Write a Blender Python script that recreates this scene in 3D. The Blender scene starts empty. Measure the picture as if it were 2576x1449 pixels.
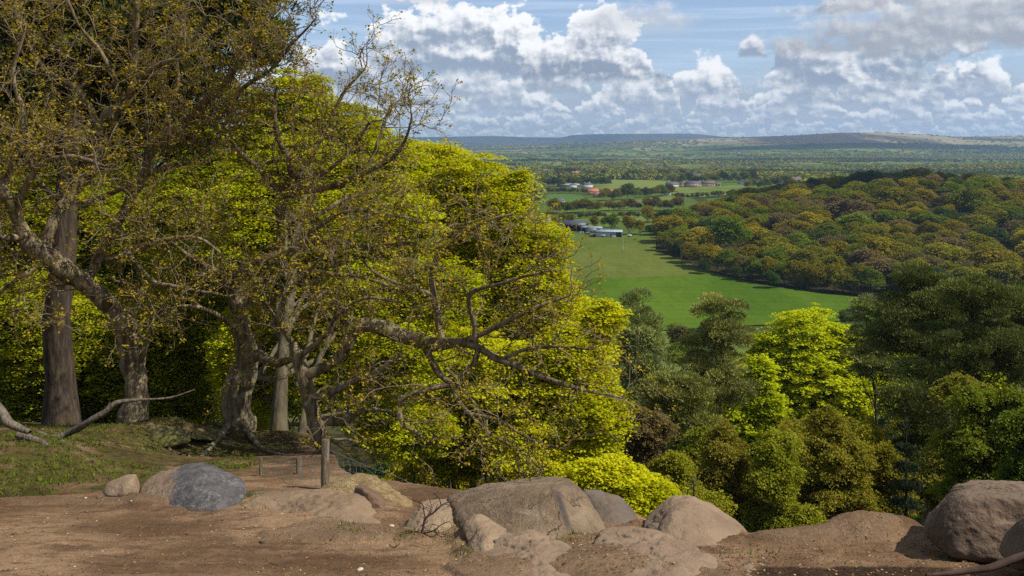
import bpy, bmesh, math, random
import numpy as np
from mathutils import Vector
# ---------------------------------------------------------------- camera frame: eye at the origin, looking along +Y, z = 0 is eye level
F=2474.0; W0=2576.0; HOR=372.0; CX=1288.0
C=bpy.context.scene.collection
SUN_EL=math.radians(49); SUN_H=(0.94,-0.34)
_l=math.hypot(*SUN_H); SUN_H=(SUN_H[0]/_l,SUN_H[1]/_l)
SUN=np.array([SUN_H[0]*math.cos(SUN_EL),SUN_H[1]*math.cos(SUN_EL),math.sin(SUN_EL)])
def W(px,py,Y): return np.array([(px-CX)/F*Y, Y, -(py-HOR)/F*Y])
# ---------------------------------------------------------------- noise
def _hash(ix,iy,iz,s):
    n=(ix*np.uint32(374761393)+iy*np.uint32(668265263)+iz*np.uint32(2147483647)+np.uint32((s*974634777)&0xffffffff)).astype(np.uint32)
    n=(n^(n>>np.uint32(13)))*np.uint32(1274126177); n=n^(n>>np.uint32(16)); n=n*np.uint32(2246822519); n=n^(n>>np.uint32(13))
    return (n&np.uint32(0xffff)).astype(np.float64)/32767.5-1.0
def vn(P,s=0):
    P=np.asarray(P,float); f=np.floor(P); t=P-f; t=t*t*(3-2*t); i=f.astype(np.int64).astype(np.uint32)
    X,Y,Z=i[:,0],i[:,1],i[:,2]; o=np.uint32(1)
    def h(a,b,c): return _hash(X+np.uint32(a),Y+np.uint32(b),Z+np.uint32(c),s)
    x,y,z=t[:,0],t[:,1],t[:,2]
    a=h(0,0,0)*(1-x)+h(1,0,0)*x; b=h(0,1,0)*(1-x)+h(1,1,0)*x; c=h(0,0,1)*(1-x)+h(1,0,1)*x; d=h(0,1,1)*(1-x)+h(1,1,1)*x
    return (a*(1-y)+b*y)*(1-z)+(c*(1-y)+d*y)*z
def fbm(P,freq,octs,seed=0,gain=0.5):
    P=np.asarray(P,float)*freq; a=1.0; r=np.zeros(len(P)); tot=0
    for k in range(octs):
        r+=a*vn(P+17.3*k,seed+k); tot+=a; a*=gain; P=P*2.03
    return r/tot
def n2(x,y,freq,octs,seed=0,gain=0.5):
    sh=np.shape(x); P=np.stack([np.ravel(x),np.ravel(y),np.full(np.size(x),0.37)],1)
    return fbm(P,freq,octs,seed,gain).reshape(sh)
def sst(a,b,x):
    t=np.clip((np.asarray(x,float)-a)/(b-a),0,1); return t*t*(3-2*t)
# ---------------------------------------------------------------- terrain height
VY=[0,9.2,12,25,45,70,100,160,230,320,400,560,740,900,1500,30000]
VZ=[-1,-4.3,-9,-16,-25,-35,-45,-62,-71,-75,-74.6,-71,-65.5,-68,-70,-70]
def yedge(x): return np.interp(x,[-30,-5.6,-4.6,-3.9,-3.4,-2.8,-2.3,-1.2,0.2,1.2,1.9,2.4,3.0,3.5,4.1,4.6,9,40],[24.8,24.8,23.4,20.8,18.6,15.8,14.5,13.6,12.0,11.0,10.2,9.35,9.3,9.75,9.7,9.2,9.2,9.2])
RPX=[-2000,1100,1300,1700,1850,2000,2110,2200,2300,2400,2576,2900,4500]
RPY=[372,371,366,352,346,341,334,334,337,344,343,338,345]
FPX=[-2000,600,1000,1130,1240,1330,1410,1445,1500,1740,1790,1850,2000,4500]
FPY=[352,350,346,344,342,345.5,346,339,337.5,336,341,347,352,356]
def h(x,y):
    x=np.asarray(x,float); y=np.asarray(y,float)
    ye=yedge(x)
    pl=-1.65-0.22*y
    pl=pl+0.42*sst(-5.2,-8.5,x)*sst(12.6,16.5,y)*(1-0.5*sst(18,24,y))
    pl=pl+np.where(y<30,(0.03+0.08*sst(14,18,y))*n2(x,y,0.35,3,5),0)
    V=np.interp(y,VY,VZ)
    w=sst(0,3.6-1.5*sst(0,1.5,x),y-ye)
    z=pl*(1-w)+np.minimum(V,pl)*w
    z=np.where(y<32,z,V)
    z=z+np.where(y>14,sst(20,60,y)*1.2*n2(x,y,0.02,3,9),0)*np.where(y<260,1,0.35)
    z=z+31*np.exp(-(((x-345)/150)**2+((y-850)/190)**2))
    px=CX+F*x/np.maximum(y,1)
    rz=(HOR-np.interp(px,RPX,RPY))/F*11000
    fz=(HOR-np.interp(px,FPX,FPY))/F*18000
    roll=95*n2(x,y,0.0007,4,21)
    up=sst(5200,11000,y)*(1-sst(11000,13500,y)); z=z+up*(rz+70+np.minimum(roll,0)*sst(11000,8000,y)*1.0)
    up2=sst(14000,18000,y); z=z+up2*(fz+70)
    z=z+sst(1200,4000,y)*(1-sst(9000,11000,y))*10*n2(x,y,0.0012,3,31)
    return z
_ys=np.concatenate([np.arange(4,60,0.05),60*1.004**np.arange(0,1420)])
def hit(px,py):
    k=(px-CX)/F; d=-(py-HOR)/F
    zt=h(k*_ys,_ys); i=np.argmax(d*_ys<=zt)
    if i==0: i=len(_ys)-1
    y=_ys[i]; return float(k*y),float(y),float(zt[i])
# ---------------------------------------------------------------- mesh helpers
def mesh(name,V,faces,mats,smooth=False,fattr=None,vattr=None,midx=None):
    V=np.asarray(V,np.float32).reshape(-1,3)
    fl=faces if isinstance(faces,list) else [faces]
    fl=[np.asarray(f,np.int32) for f in fl if len(f)]
    me=bpy.data.meshes.new(name); me.vertices.add(len(V)); me.vertices.foreach_set('co',V.ravel())
    idx=np.concatenate([f.ravel() for f in fl]); me.loops.add(len(idx)); me.loops.foreach_set('vertex_index',idx)
    tot=np.concatenate([np.full(len(f),f.shape[1],np.int32) for f in fl]); st=np.concatenate([[0],np.cumsum(tot)[:-1]]).astype(np.int32)
    me.polygons.add(len(tot)); me.polygons.foreach_set('loop_start',st)
    if smooth: me.polygons.foreach_set('use_smooth',np.ones(len(tot),bool))
    if midx is not None: me.polygons.foreach_set('material_index',np.asarray(midx,np.int32))
    me.update(calc_edges=True)
    for a,v in (fattr or {}).items():
        v=np.asarray(v,np.float32)
        if v.ndim==1: me.attributes.new(a,'FLOAT','FACE').data.foreach_set('value',v)
        else: me.attributes.new(a,'FLOAT_VECTOR','FACE').data.foreach_set('vector',v.ravel())
    for a,v in (vattr or {}).items():
        v=np.asarray(v,np.float32)
        if v.ndim==1: me.attributes.new(a,'FLOAT','POINT').data.foreach_set('value',v)
        else: me.attributes.new(a,'FLOAT_VECTOR','POINT').data.foreach_set('vector',v.ravel())
    for m in (mats if isinstance(mats,(list,tuple)) else [mats]): me.materials.append(m)
    return me
def put(name,me,parent=None,loc=None,color=None):
    o=bpy.data.objects.new(name,me); C.objects.link(o)
    if parent is not None: o.parent=parent
    if loc is not None: o.location=tuple(map(float,loc))
    if color is not None: o.color=(*color[:3],1.0)
    return o
def tag(o,label=None,cat=None,group=None,kind=None):
    for k,v in (('label',label),('category',cat),('group',group),('kind',kind)):
        if v: o[k]=v
    return o
def thing(name,loc,label,cat,group=None,rz=0.0):
    o=bpy.data.objects.new(name,None); C.objects.link(o); o.location=tuple(map(float,loc)); o.rotation_euler=(0,0,rz); o.empty_display_size=0.3
    return tag(o,label,cat,group)
def tubes(polys,sides=5,cap=False):
    """polys: list of (points, radii); returns V, quads"""
    by={}
    for p,r in polys: by.setdefault(len(p),[]).append((p,r))
    Vs=[];Qs=[];base=0
    ang=np.arange(sides)*2*math.pi/sides; ca,sa=np.cos(ang),np.sin(ang)
    for n,L in by.items():
        P=np.array([a for a,_ in L],float); Rr=np.array([b for _,b in L],float); m=len(L)
        D=np.empty_like(P); D[:,1:-1]=P[:,2:]-P[:,:-2]; D[:,0]=P[:,1]-P[:,0]; D[:,-1]=P[:,-1]-P[:,-2]
        D/=np.maximum(np.linalg.norm(D,axis=2,keepdims=True),1e-9)
        mean=P[:,-1]-P[:,0]; mean/=np.maximum(np.linalg.norm(mean,axis=1,keepdims=True),1e-9)
        ref=np.where(np.abs(mean[:,2:3])>0.75,np.array([[1.0,0.02,0]]),np.array([[0.02,0.01,1.0]]))[:,None,:]
        A=np.cross(D,np.broadcast_to(ref,D.shape)); A/=np.maximum(np.linalg.norm(A,axis=2,keepdims=True),1e-6); B=np.cross(D,A)
        ring=P[:,:,None,:]+Rr[:,:,None,None]*(A[:,:,None,:]*ca[None,None,:,None]+B[:,:,None,:]*sa[None,None,:,None])
        Vs.append(ring.reshape(-1,3))
        i=np.arange(m)[:,None,None]*n*sides; j=np.arange(n-1)[None,:,None]*sides; k=np.arange(sides)[None,None,:]; k2=(k+1)%sides
        q=np.stack([i+j+k,i+j+k2,i+j+sides+k2,i+j+sides+k],-1).reshape(-1,4)+base
        Qs.append(q); base+=m*n*sides
    return np.concatenate(Vs),np.concatenate(Qs)
def smooth_poly(P,sub=3):
    """Catmull-Rom through rows (x,y,z,r)"""
    P=np.asarray(P,float); Q=np.vstack([2*P[0]-P[1],P,2*P[-1]-P[-2]]); out=[]
    for i in range(1,len(Q)-2):
        p0,p1,p2,p3=Q[i-1:i+3]
        for k in range(sub):
            t=k/sub; out.append(0.5*((2*p1)+(-p0+p2)*t+(2*p0-5*p1+4*p2-p3)*t*t+(-p0+3*p1-3*p2+p3)*t**3))
    out.append(P[-1]); out=np.array(out); out[:,3]=np.maximum(out[:,3],0.002)
    return out
def unit(rng,n):
    v=rng.normal(size=(n,3)); return v/np.maximum(np.linalg.norm(v,axis=1,keepdims=True),1e-9)
def leaf_quads(Cn,L,Wd,up,rng,nrm=None):
    """one rhombic face per leaf"""
    n=len(Cn); N=unit(rng,n)
    N[:,2]=np.abs(N[:,2])
    N=N+np.array([0,0,up]) if nrm is None else N*0.8+nrm*up
    N/=np.maximum(np.linalg.norm(N,axis=1,keepdims=True),1e-9)
    T=unit(rng,n); T=T-N*np.sum(T*N,1,keepdims=True); T/=np.maximum(np.linalg.norm(T,axis=1,keepdims=True),1e-9); B=np.cross(N,T)
    s=rng.uniform(0.65,1.25,(n,1)); a=T*(L*0.5)*s; b=B*(Wd*0.5)*s
    V=np.stack([Cn+a,Cn+b-a*0.15,Cn-a,Cn-b-a*0.15],1).reshape(-1,3)
    return V,np.arange(4*n,dtype=np.int32).reshape(-1,4)
# ---------------------------------------------------------------- materials
class NT:
    def __init__(s,name):
        s.m=bpy.data.materials.new(name); s.m.use_nodes=True; s.t=s.m.node_tree; s.t.nodes.clear(); s.out=s.n('ShaderNodeOutputMaterial')
    def n(s,t,**k):
        o=s.t.nodes.new(t)
        for a,b in k.items(): setattr(o,a,b)
        return o
    def put(s,sock,v):
        if isinstance(v,(int,float)): sock.default_value=v
        elif isinstance(v,tuple): sock.default_value=(*v,1) if len(sock.default_value)==4 and len(v)==3 else v
        else: s.t.links.new(v,sock)
    def math(s,op,a,b=0.0,clamp=False):
        o=s.n('ShaderNodeMath',operation=op,use_clamp=clamp); s.put(o.inputs[0],a); s.put(o.inputs[1],b); return o.outputs[0]
    def mix(s,f,a,b,blend='MIX'):
        o=s.n('ShaderNodeMix',data_type='RGBA',blend_type=blend); s.put(o.inputs[0],f); s.put(o.inputs[6],a); s.put(o.inputs[7],b); return o.outputs[2]
    def ss(s,x,a,b,lo=0.0,hi=1.0):
        o=s.n('ShaderNodeMapRange',interpolation_type='SMOOTHSTEP')
        for i,v in enumerate((x,a,b,lo,hi)): s.put(o.inputs[i],v)
        return o.outputs[0]
    def coord(s,kind='Object',scale=None):
        c=s.n('ShaderNodeTexCoord').outputs[kind]
        if scale:
            m=s.n('ShaderNodeMapping'); s.put(m.inputs[0],c); m.inputs['Scale'].default_value=scale; return m.outputs[0]
        return c
    def pos(s,scale=None):
        c=s.n('ShaderNodeNewGeometry').outputs['Position']
        if scale:
            m=s.n('ShaderNodeMapping'); s.put(m.inputs[0],c); m.inputs['Scale'].default_value=scale; return m.outputs[0]
        return c
    def noise(s,vec,scale,detail=4,rough=0.55):
        o=s.n('ShaderNodeTexNoise'); s.put(o.inputs['Vector'],vec); o.inputs['Scale'].default_value=scale; o.inputs['Detail'].default_value=detail; o.inputs['Roughness'].default_value=rough
        return o.outputs[0]
    def voro(s,vec,scale,feature='F1',out='Distance'):
        o=s.n('ShaderNodeTexVoronoi',feature=feature); s.put(o.inputs['Vector'],vec); o.inputs['Scale'].default_value=scale; return o.outputs[out]
    def attr(s,name,out='Fac'):
        return s.n('ShaderNodeAttribute',attribute_name=name).outputs[out]
    def pbr(s,col,rough=0.9,bump=None,dist=0.02,strength=0.6,spec=0.25):
        b=s.n('ShaderNodeBsdfPrincipled'); s.put(b.inputs['Base Color'],col); s.put(b.inputs['Roughness'],rough); b.inputs['Specular IOR Level'].default_value=spec
        if bump is not None:
            u=s.n('ShaderNodeBump'); s.put(u.inputs['Height'],bump); u.inputs['Distance'].default_value=dist; u.inputs['Strength'].default_value=strength; s.t.links.new(u.outputs[0],b.inputs['Normal'])
        s.t.links.new(b.outputs[0],s.out.inputs[0]); return s.m
def mat_leaf(name,trans=0.4,var=0.5,hue=(1.12,1.0,0.8),attr=None):
    t=NT(name); v=t.attr('v')
    base=t.n('ShaderNodeObjectInfo').outputs['Color'] if attr is None else t.attr(attr,'Vector')
    k=t.math('MULTIPLY_ADD',v,2*var); 
    mm=t.n('ShaderNodeMath',operation='MULTIPLY_ADD'); t.put(mm.inputs[0],v); mm.inputs[1].default_value=2*var; mm.inputs[2].default_value=1-var
    sc=t.n('ShaderNodeVectorMath',operation='SCALE'); t.put(sc.inputs[0],base); t.put(sc.inputs['Scale'],mm.outputs[0])
    hu=t.mix(v,sc.outputs[0],t.mix(1.0,sc.outputs[0],hue,'MULTIPLY'))
    d=t.n('ShaderNodeBsdfDiffuse'); t.put(d.inputs[0],hu)
    tr=t.n('ShaderNodeBsdfTranslucent'); t.put(tr.inputs[0],t.mix(1.0,hu,(1.15,1.1,0.5),'MULTIPLY'))
    mx=t.n('ShaderNodeMixShader'); mx.inputs[0].default_value=trans; t.t.links.new(d.outputs[0],mx.inputs[1]); t.t.links.new(tr.outputs[0],mx.inputs[2])
    t.t.links.new(mx.outputs[0],t.out.inputs[0]); return t.m
def mat_bark(name,dark,light,lichen=0.0,moss=0.0,scale=1.0):
    t=NT(name); p=t.coord('Object',(9*scale,9*scale,1.6*scale)); f=t.noise(p,1.0,6,0.65); f2=t.noise(t.coord('Object'),1.7*scale,4)
    c=t.mix(t.ss(f,0.36,0.64),dark,light)
    if lichen: c=t.mix(t.math('MULTIPLY',t.ss(t.noise(t.coord('Object'),6.0*scale,5,0.6),0.60,0.70),lichen),c,(0.38,0.38,0.32))
    if moss: c=t.mix(t.math('MULTIPLY',t.ss(f2,0.50,0.66),moss),c,(0.10,0.10,0.022))
    return t.pbr(c,0.92,f,0.05,0.9,0.15)
def mat_rock(name,a,b,soil=(0.20,0.135,0.085),soilz=None,lich=0.35,grain=1.0):
    t=NT(name); o=t.coord('Object'); big=t.noise(o,1.6,5,0.6); fine=t.noise(o,38*grain,4,0.7); med=t.noise(o,7.0,5,0.65)
    bed=t.noise(t.coord('Object',(1.2,1.2,9.0)),1.0,4,0.6)
    c=t.mix(t.ss(big,0.36,0.64),a,b); c=t.mix(t.math('MULTIPLY',t.ss(med,0.42,0.68),0.5),c,t.mix(1.0,c,(0.62,0.60,0.58),'MULTIPLY'))
    c=t.mix(t.math('MULTIPLY',t.ss(fine,0.56,0.74),lich),c,(0.40,0.34,0.26)); c=t.mix(t.math('MULTIPLY',t.ss(fine,0.44,0.28),0.5),c,t.mix(1.0,c,(0.5,0.48,0.46),'MULTIPLY'))
    nz=t.n('ShaderNodeSeparateXYZ'); t.put(nz.inputs[0],t.n('ShaderNodeNewGeometry').outputs['Normal'])
    dust=t.math('MULTIPLY',t.ss(t.math('ADD',nz.outputs[2],t.math('MULTIPLY',med,0.5)),0.85,1.30),0.55)
    c=t.mix(dust,c,soil)
    crack=t.ss(t.voro(o,2.3,'DISTANCE_TO_EDGE'),0.0,0.012)
    hgt=t.math('ADD',t.math('ADD',t.math('MULTIPLY',fine,0.5),t.math('MULTIPLY',med,1.2)),t.math('MULTIPLY',bed,0.8))
    return t.pbr(c,0.88,hgt,0.035,0.8,0.2)
def mat_plain(name,col,rough=0.8,var=0.25,scale=1.5,spec=0.3):
    t=NT(name); f=t.noise(t.coord('Object'),scale,5,0.6)
    c=t.mix(t.ss(f,0.3,0.7),tuple(x*(1-var) for x in col),tuple(min(1,x*(1+var*0.6)) for x in col)); return t.pbr(c,rough,f,0.01,0.3,spec)
M_LEAF=mat_leaf('leaf_spring',0.42,0.46,(1.14,1.02,1.5))
M_OAKLEAF=mat_leaf('leaf_oak',0.35,0.5,(1.12,0.93,0.7))
M_NEEDLE=mat_leaf('needle',0.12,0.66,(1.15,1.05,0.85))
M_FARLEAF=mat_leaf('leaf_far',0.25,0.38,(1.12,0.98,0.8))
M_STUFF=mat_leaf('leaf_far_mass',0.2,0.35,(1.1,1.0,0.8),attr='col')
M_OAK=mat_bark('oak_bark',(0.085,0.064,0.038),(0.285,0.225,0.130),0.20,0.40)
M_TWIG=mat_plain('twig_bark',(0.20,0.155,0.085),0.9,0.35,3.0,0.1)
M_BEECH=mat_bark('beech_bark',(0.070,0.060,0.038),(0.150,0.125,0.075),0.12,0.6,0.6)
M_PINEB=mat_bark('pine_bark',(0.034,0.026,0.019),(0.095,0.068,0.047),0.06,0.10)
M_BIRCHB=mat_bark('birch_bark',(0.10,0.09,0.075),(0.30,0.28,0.24),0.3,0.1)
M_FARB=mat_plain('far_bark',(0.12,0.10,0.075),0.9)
# ================================================================= the ground
def mat_soil():
    t=NT('bare_soil'); p=t.pos(); big=t.noise(p,0.55,5,0.6); med=t.noise(t.pos((1.0,2.2,1.0)),2.6,6,0.65); fine=t.noise(p,26,5,0.75); grit=t.noise(p,95,2,0.6)
    c=t.mix(t.ss(big,0.38,0.62),(0.155,0.090,0.047),(0.355,0.225,0.126))
    c=t.mix(t.math('MULTIPLY',t.ss(med,0.48,0.66),0.75),c,(0.110,0.066,0.039))
    c=t.mix(t.math('MULTIPLY',t.ss(t.noise(p,5.5,5,0.7),0.55,0.72),0.5),c,(0.34,0.245,0.165))
    c=t.mix(t.math('MULTIPLY',t.ss(fine,0.58,0.72),0.5),c,(0.085,0.055,0.036)); c=t.mix(t.math('MULTIPLY',t.ss(grit,0.64,0.74),0.55),c,(0.40,0.31,0.22))
    moss=t.attr('moss'); mm=t.ss(t.math('ADD',moss,t.math('MULTIPLY',t.math('SUBTRACT',t.noise(p,1.3,6,0.7),0.5),2.6)),0.52,0.80)
    mc=t.mix(t.ss(t.noise(p,7,4,0.7),0.35,0.65),(0.040,0.046,0.010),(0.115,0.105,0.024)); c=t.mix(t.math('MULTIPLY',mm,0.85),c,mc)
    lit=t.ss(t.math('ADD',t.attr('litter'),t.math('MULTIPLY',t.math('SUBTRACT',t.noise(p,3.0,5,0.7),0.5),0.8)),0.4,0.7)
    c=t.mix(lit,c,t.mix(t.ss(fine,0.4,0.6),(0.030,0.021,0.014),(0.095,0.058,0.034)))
    rk=t.ss(t.math('ADD',t.attr('rock'),t.math('MULTIPLY',t.math('SUBTRACT',med,0.5),0.7)),0.40,0.62); c=t.mix(t.math('MULTIPLY',rk,0.75),c,t.mix(t.ss(fine,0.36,0.66),(0.185,0.118,0.070),t.mix(t.ss(t.noise(p,2.0,5,0.6),.35,.65),(0.235,0.158,0.095),(0.315,0.212,0.128))))
    sand=t.attr('sand'); c=t.mix(sand,c,t.mix(t.ss(fine,0.35,0.65),(0.30,0.20,0.085),(0.46,0.33,0.16)))
    hgt=t.math('ADD',t.math('ADD',fine,t.math('MULTIPLY',grit,0.35)),t.math('MULTIPLY',med,1.5))
    return t.pbr(c,1.0,hgt,0.045,0.9,0.03)
M_SOIL=mat_soil()
# hull corners of the boulders, traced as (px, py, depth)
BLD={
'stained':[(1115,1240,10.5),(1150,1285,9.9),(1195,1213,10.9),(1317,1189,11.1),(1368,1183,11.1),(1434,1189,10.9),(1449,1198,10.5),(1402,1234,9.65),(1344,1254,9.62),(1237,1279,9.7),(1482,1250,10.1),(1540,1338,9.7),(1434,1378,9.05),(1363,1394,8.9),(1285,1350,9.2),(1160,1330,9.6),(1150,1400,10.4),(1530,1400,10.2),(1330,1420,11)],
'half':[(342,1240,12.0),(360,1197,12.3),(440,1163,12.4),(490,1151,12.3),(540,1153,12.2),(592,1173,12.1),(626,1203,11.9),(628,1240,11.6),(612,1262,11.3),(545,1290,11.0),(470,1288,11.1),(395,1270,11.5),(360,1300,12.4),(620,1310,12.2),(490,1330,11.8),(505,1200,11.6)],
'ochre':[(254,1238,12.1),(265,1215,12.2),(300,1196,12.25),(345,1189,12.25),(358,1215,12.2),(352,1243,12.0),(310,1250,11.85),(266,1248,11.9),(330,1215,11.9),(300,1275,12.1)],
'outcrop':[(585,1263,11.4),(640,1242,11.9),(700,1231,12.0),(760,1223,12.0),(815,1219,12.0),(862,1229,11.9),(905,1244,11.6),(950,1270,11.1),(970,1299,10.7),(966,1329,9.9),(880,1327,10.0),(760,1315,10.3),(640,1289,10.8),(780,1253,11.2),(870,1261,11.0),(780,1357,11.4)],
'greystone':[(605,1258,11.9),(625,1238,12.0),(650,1232,12.0),(668,1250,11.9),(660,1264,11.7),(625,1268,11.6),(640,1285,11.9)],
'mound':[(770,1242,13.0),(830,1200,13.3),(870,1186,13.4),(925,1176,13.4),(975,1189,13.2),(1010,1211,12.9),(1036,1241,12.4),(1064,1262,11.9),(1040,1290,11.0),(980,1312,10.7),(900,1290,11.4),(820,1262,12.0),(930,1215,12.3),(920,1340,12.5)],
'red':[(889,1224,11.7),(905,1217,11.8),(955,1239,11.6),(972,1258,11.4),(968,1296,10.95),(930,1284,11.1),(890,1262,11.35),(915,1232,11.3),(958,1254,11.15)],
'squat':[(1012,1336,9.8),(1033,1291,10.2),(1050,1266,10.4),(1067,1252,10.6),(1102,1258,10.6),(1135,1250,10.5),(1152,1285,10.1),(1152,1318,9.8),(1120,1345,9.5),(1055,1356,9.4),(1060,1300,9.85),(1120,1300,9.8),(1080,1390,10.2)],
'lap':[(1160,1318,9.5),(1180,1288,9.7),(1236,1289,9.6),(1266,1312,9.3),(1294,1345,9.0),(1272,1395,8.45),(1235,1420,8.2),(1185,1400,8.5),(1165,1360,8.9),(1215,1330,8.85),(1220,1430,9.2)],
'leafy':[(1460,1226,11.2),(1502,1229,11.2),(1567,1247,11.0),(1584,1267,10.8),(1602,1290,10.5),(1606,1336,9.8),(1540,1342,9.7),(1470,1300,10.3),(1530,1270,10.4),(1530,1390,10.6)],
'pyramid':[(1620,1312,9.9),(1632,1289,10.1),(1680,1252,10.2),(1722,1243,10.2),(1748,1247,10.1),(1800,1268,10.2),(1862,1310,10.0),(1884,1340,9.65),(1806,1374,8.95),(1720,1382,8.85),(1655,1374,9.0),(1618,1352,9.45),(1768,1300,9.5),(1690,1290,9.45),(1750,1420,9.8)],
'pitted':[(2296,1322,8.9),(2305,1289,9.1),(2348,1238,9.2),(2372,1219,9.3),(2395,1206,9.5),(2449,1199,9.6),(2600,1202,9.6),(2720,1215,9.4),(2400,1232,8.55),(2600,1236,8.3),(2720,1250,8.3),(2342,1300,8.45),(2303,1357,8.7),(2332,1386,8.5),(2383,1414,8.22),(2449,1424,8.08),(2560,1424,8.05),(2740,1424,8.2),(2760,1300,9.0),(2500,1440,9.0)],
'shade':[(2506,1385,7.9),(2515,1345,7.9),(2545,1312,7.9),(2580,1288,7.9),(2680,1270,7.9),(2700,1430,7.7),(2600,1440,7.45),(2530,1440,7.5),(2620,1315,7.4),(2700,1300,8.2)],
'foot':[(1838,1449,7.9),(1850,1425,8.1),(1880,1412,8.2),(1915,1430,8.1),(1945,1455,7.8),(1890,1470,7.4),(1840,1475,7.4),(1880,1490,7.9)],
}
def hullw(k): return np.array([W(*p) for p in BLD[k]])
APR=[]
for k in BLD:
    if k in ('mound','shade','pitted'): continue
    q=hullw(k); APR.append((q[:,0].mean(),q[:,1].mean(),np.ptp(q[:,0])/2,np.ptp(q[:,1])/2,.045 if k not in ('ochre','red','greystone','foot') else .02))
# slabs of bedrock flush with the soil: (px,py,half width px,half depth m,height,turn)
SLAB=[(1420,1400,240,.9,.03,.2),(1600,1420,240,.8,.03,-.1),(1215,1432,120,.5,.04,.3),(840,1335,200,.55,.05,-.1),(2060,1345,170,.4,.04,0),(230,1262,260,.35,.035,0)]
def slab(x,y):
    z=np.zeros_like(x); m=np.zeros_like(x)
    for i,(px,py,hw,hd,hh,rt) in enumerate(SLAB):
        Y=1.65/((py-HOR)/F-.22); cx=(px-CX)/F*Y; a=hw/F*Y; dx,dy=x-cx,y-Y; u=(dx*math.cos(rt)+dy*math.sin(rt))/a; v=(-dx*math.sin(rt)+dy*math.cos(rt))/hd
        near=(np.abs(u)<1.7)&(np.abs(v)<1.7)
        if not near.any(): continue
        un,vn_=u[near],v[near]; r=(np.abs(un)**2.6+np.abs(vn_)**2.6)**(1/2.6)+.75*n2(x[near],y[near],1.3,3,130+i,.5); f=sst(1.04,.84,r); st=(1-np.clip(r,0,1))*.03+.012*n2(x[near],y[near],1.6,4,150+i)
        z[near]+=f*(hh+st); m[near]=np.maximum(m[near],sst(1.04,.90,r))
    return z,m
def pebbly(x,y):
    """height of the trodden soil over the smooth terrain"""
    z=-0.03+0.030*n2(x,y,1.3,5,41,0.6)+0.020*n2(x,y*1.6,7.0,4,43,0.65)+0.009*n2(x,y,26.0,2,44)
    rid=1-np.abs(n2(x*0.8+0.3*y,y*1.2-0.2*x,0.7,4,47)); z=z+0.08*np.maximum(rid-0.75,0)
    dn=n2(x,y*.8,2.6,2,49); z=z-0.05*np.maximum(dn-.35,0)          # scuffs and heel marks
    for cx,cy,a,b,hh in APR:
        r=np.sqrt(((x-cx)/(a+.05))**2+((y-cy)/(b+.05))**2); z=z+hh*np.exp(-np.maximum(r-.9,0)*7)*(r<2.2)
    return z+slab(np.asarray(x,float),np.asarray(y,float))[0]
def bumps(x,y):
    z=np.zeros_like(x)
    for px,py,Y,sx,sy,hh in ((2195,1345,9.6,0.42,0.4,0.17),(2262,1320,9.9,0.20,0.3,0.13),(2040,1350,9.8,0.35,0.40,0.10),(1920,1375,9.75,0.30,0.4,0.03),
                             (60,1120,15.0,1.4,1.6,0.20),(330,1110,18.5,0.8,0.6,0.28),(440,1098,19.5,0.9,0.35,0.42),(540,1100,20.2,0.6,0.35,0.36),(700,1120,20.5,0.9,0.5,0.30),(500,1125,18.4,1.2,0.4,-0.2),(20,1235,12.9,0.5,0.22,-0.45),(-60,1240,12.8,0.5,0.22,-0.5)):
        c=W(px,py,Y); z=z+hh*np.exp(-(((x-c[0])/sx)**2+((y-c[1])/sy)**2))
    return z
def hg(x,y):
    x=np.asarray(x,float); y=np.asarray(y,float); return h(x,y)+pebbly(x,y)*np.where(y<32,1,0)+bumps(x,y)
ks=np.concatenate([np.linspace(-1.5,-0.62,60)[:-1],np.arange(-0.62,0.6201,0.0028),np.linspace(0.62,1.5,60)[1:]]); ys=np.concatenate([np.linspace(1.2,4.6,60)[:-1],4.6*np.exp(np.arange(0,640)*0.0034)])   # to about 40 m
K,Yg=np.meshgrid(ks,ys); Xg=K*Yg
Zg=hg(Xg,Yg); x1,y1=Xg.ravel(),Yg.ravel()
edge=yedge(x1)
moss=sst(-3.0,-5.0,x1)*sst(12.2,13.0,y1)*0.80
moss=np.maximum(moss,sst(1.0,3.0,y1-edge)*0.35)
rockm=slab(x1,y1)[1]
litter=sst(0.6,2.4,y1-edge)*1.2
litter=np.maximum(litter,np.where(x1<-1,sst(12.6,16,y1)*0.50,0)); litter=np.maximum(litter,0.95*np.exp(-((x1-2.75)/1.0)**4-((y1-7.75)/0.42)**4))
nc,nr=len(ks),len(ys); ii=(np.arange(nr-1)[:,None]*nc+np.arange(nc-1)[None,:]).ravel()
Q=np.stack([ii,ii+1,ii+nc+1,ii+nc],1)
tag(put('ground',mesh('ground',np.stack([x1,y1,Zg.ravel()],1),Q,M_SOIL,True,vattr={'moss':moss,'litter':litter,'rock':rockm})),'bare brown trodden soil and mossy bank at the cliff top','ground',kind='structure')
# wide rough hillside round and behind the viewpoint
gx=np.arange(-90,90.1,1.0); gy=np.arange(-60,48.1,1.0); X2,Y2=np.meshgrid(gx,gy); Z2=h(X2,np.maximum(Y2,0.5))-0.22*np.minimum(Y2-0.5,0)-np.where((np.abs(X2)<1.5*Y2-2.2)&(Y2>2.6)&(Y2<38.5),0.9,0.0)-0.05
a2,b2=X2.ravel(),Y2.ravel(); nc2,nr2=len(gx),len(gy); ii=(np.arange(nr2-1)[:,None]*nc2+np.arange(nc2-1)[None,:]).ravel(); Q2=np.stack([ii,ii+1,ii+nc2+1,ii+nc2],1)
tag(put('hillside',mesh('hillside',np.stack([a2,b2,Z2.ravel()],1),Q2,M_SOIL,True,vattr={'moss':np.full(len(a2),0.3),'litter':sst(0.6,2.4,b2-yedge(a2))})),'wooded hillside ground around the crag','ground',kind='structure')
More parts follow.
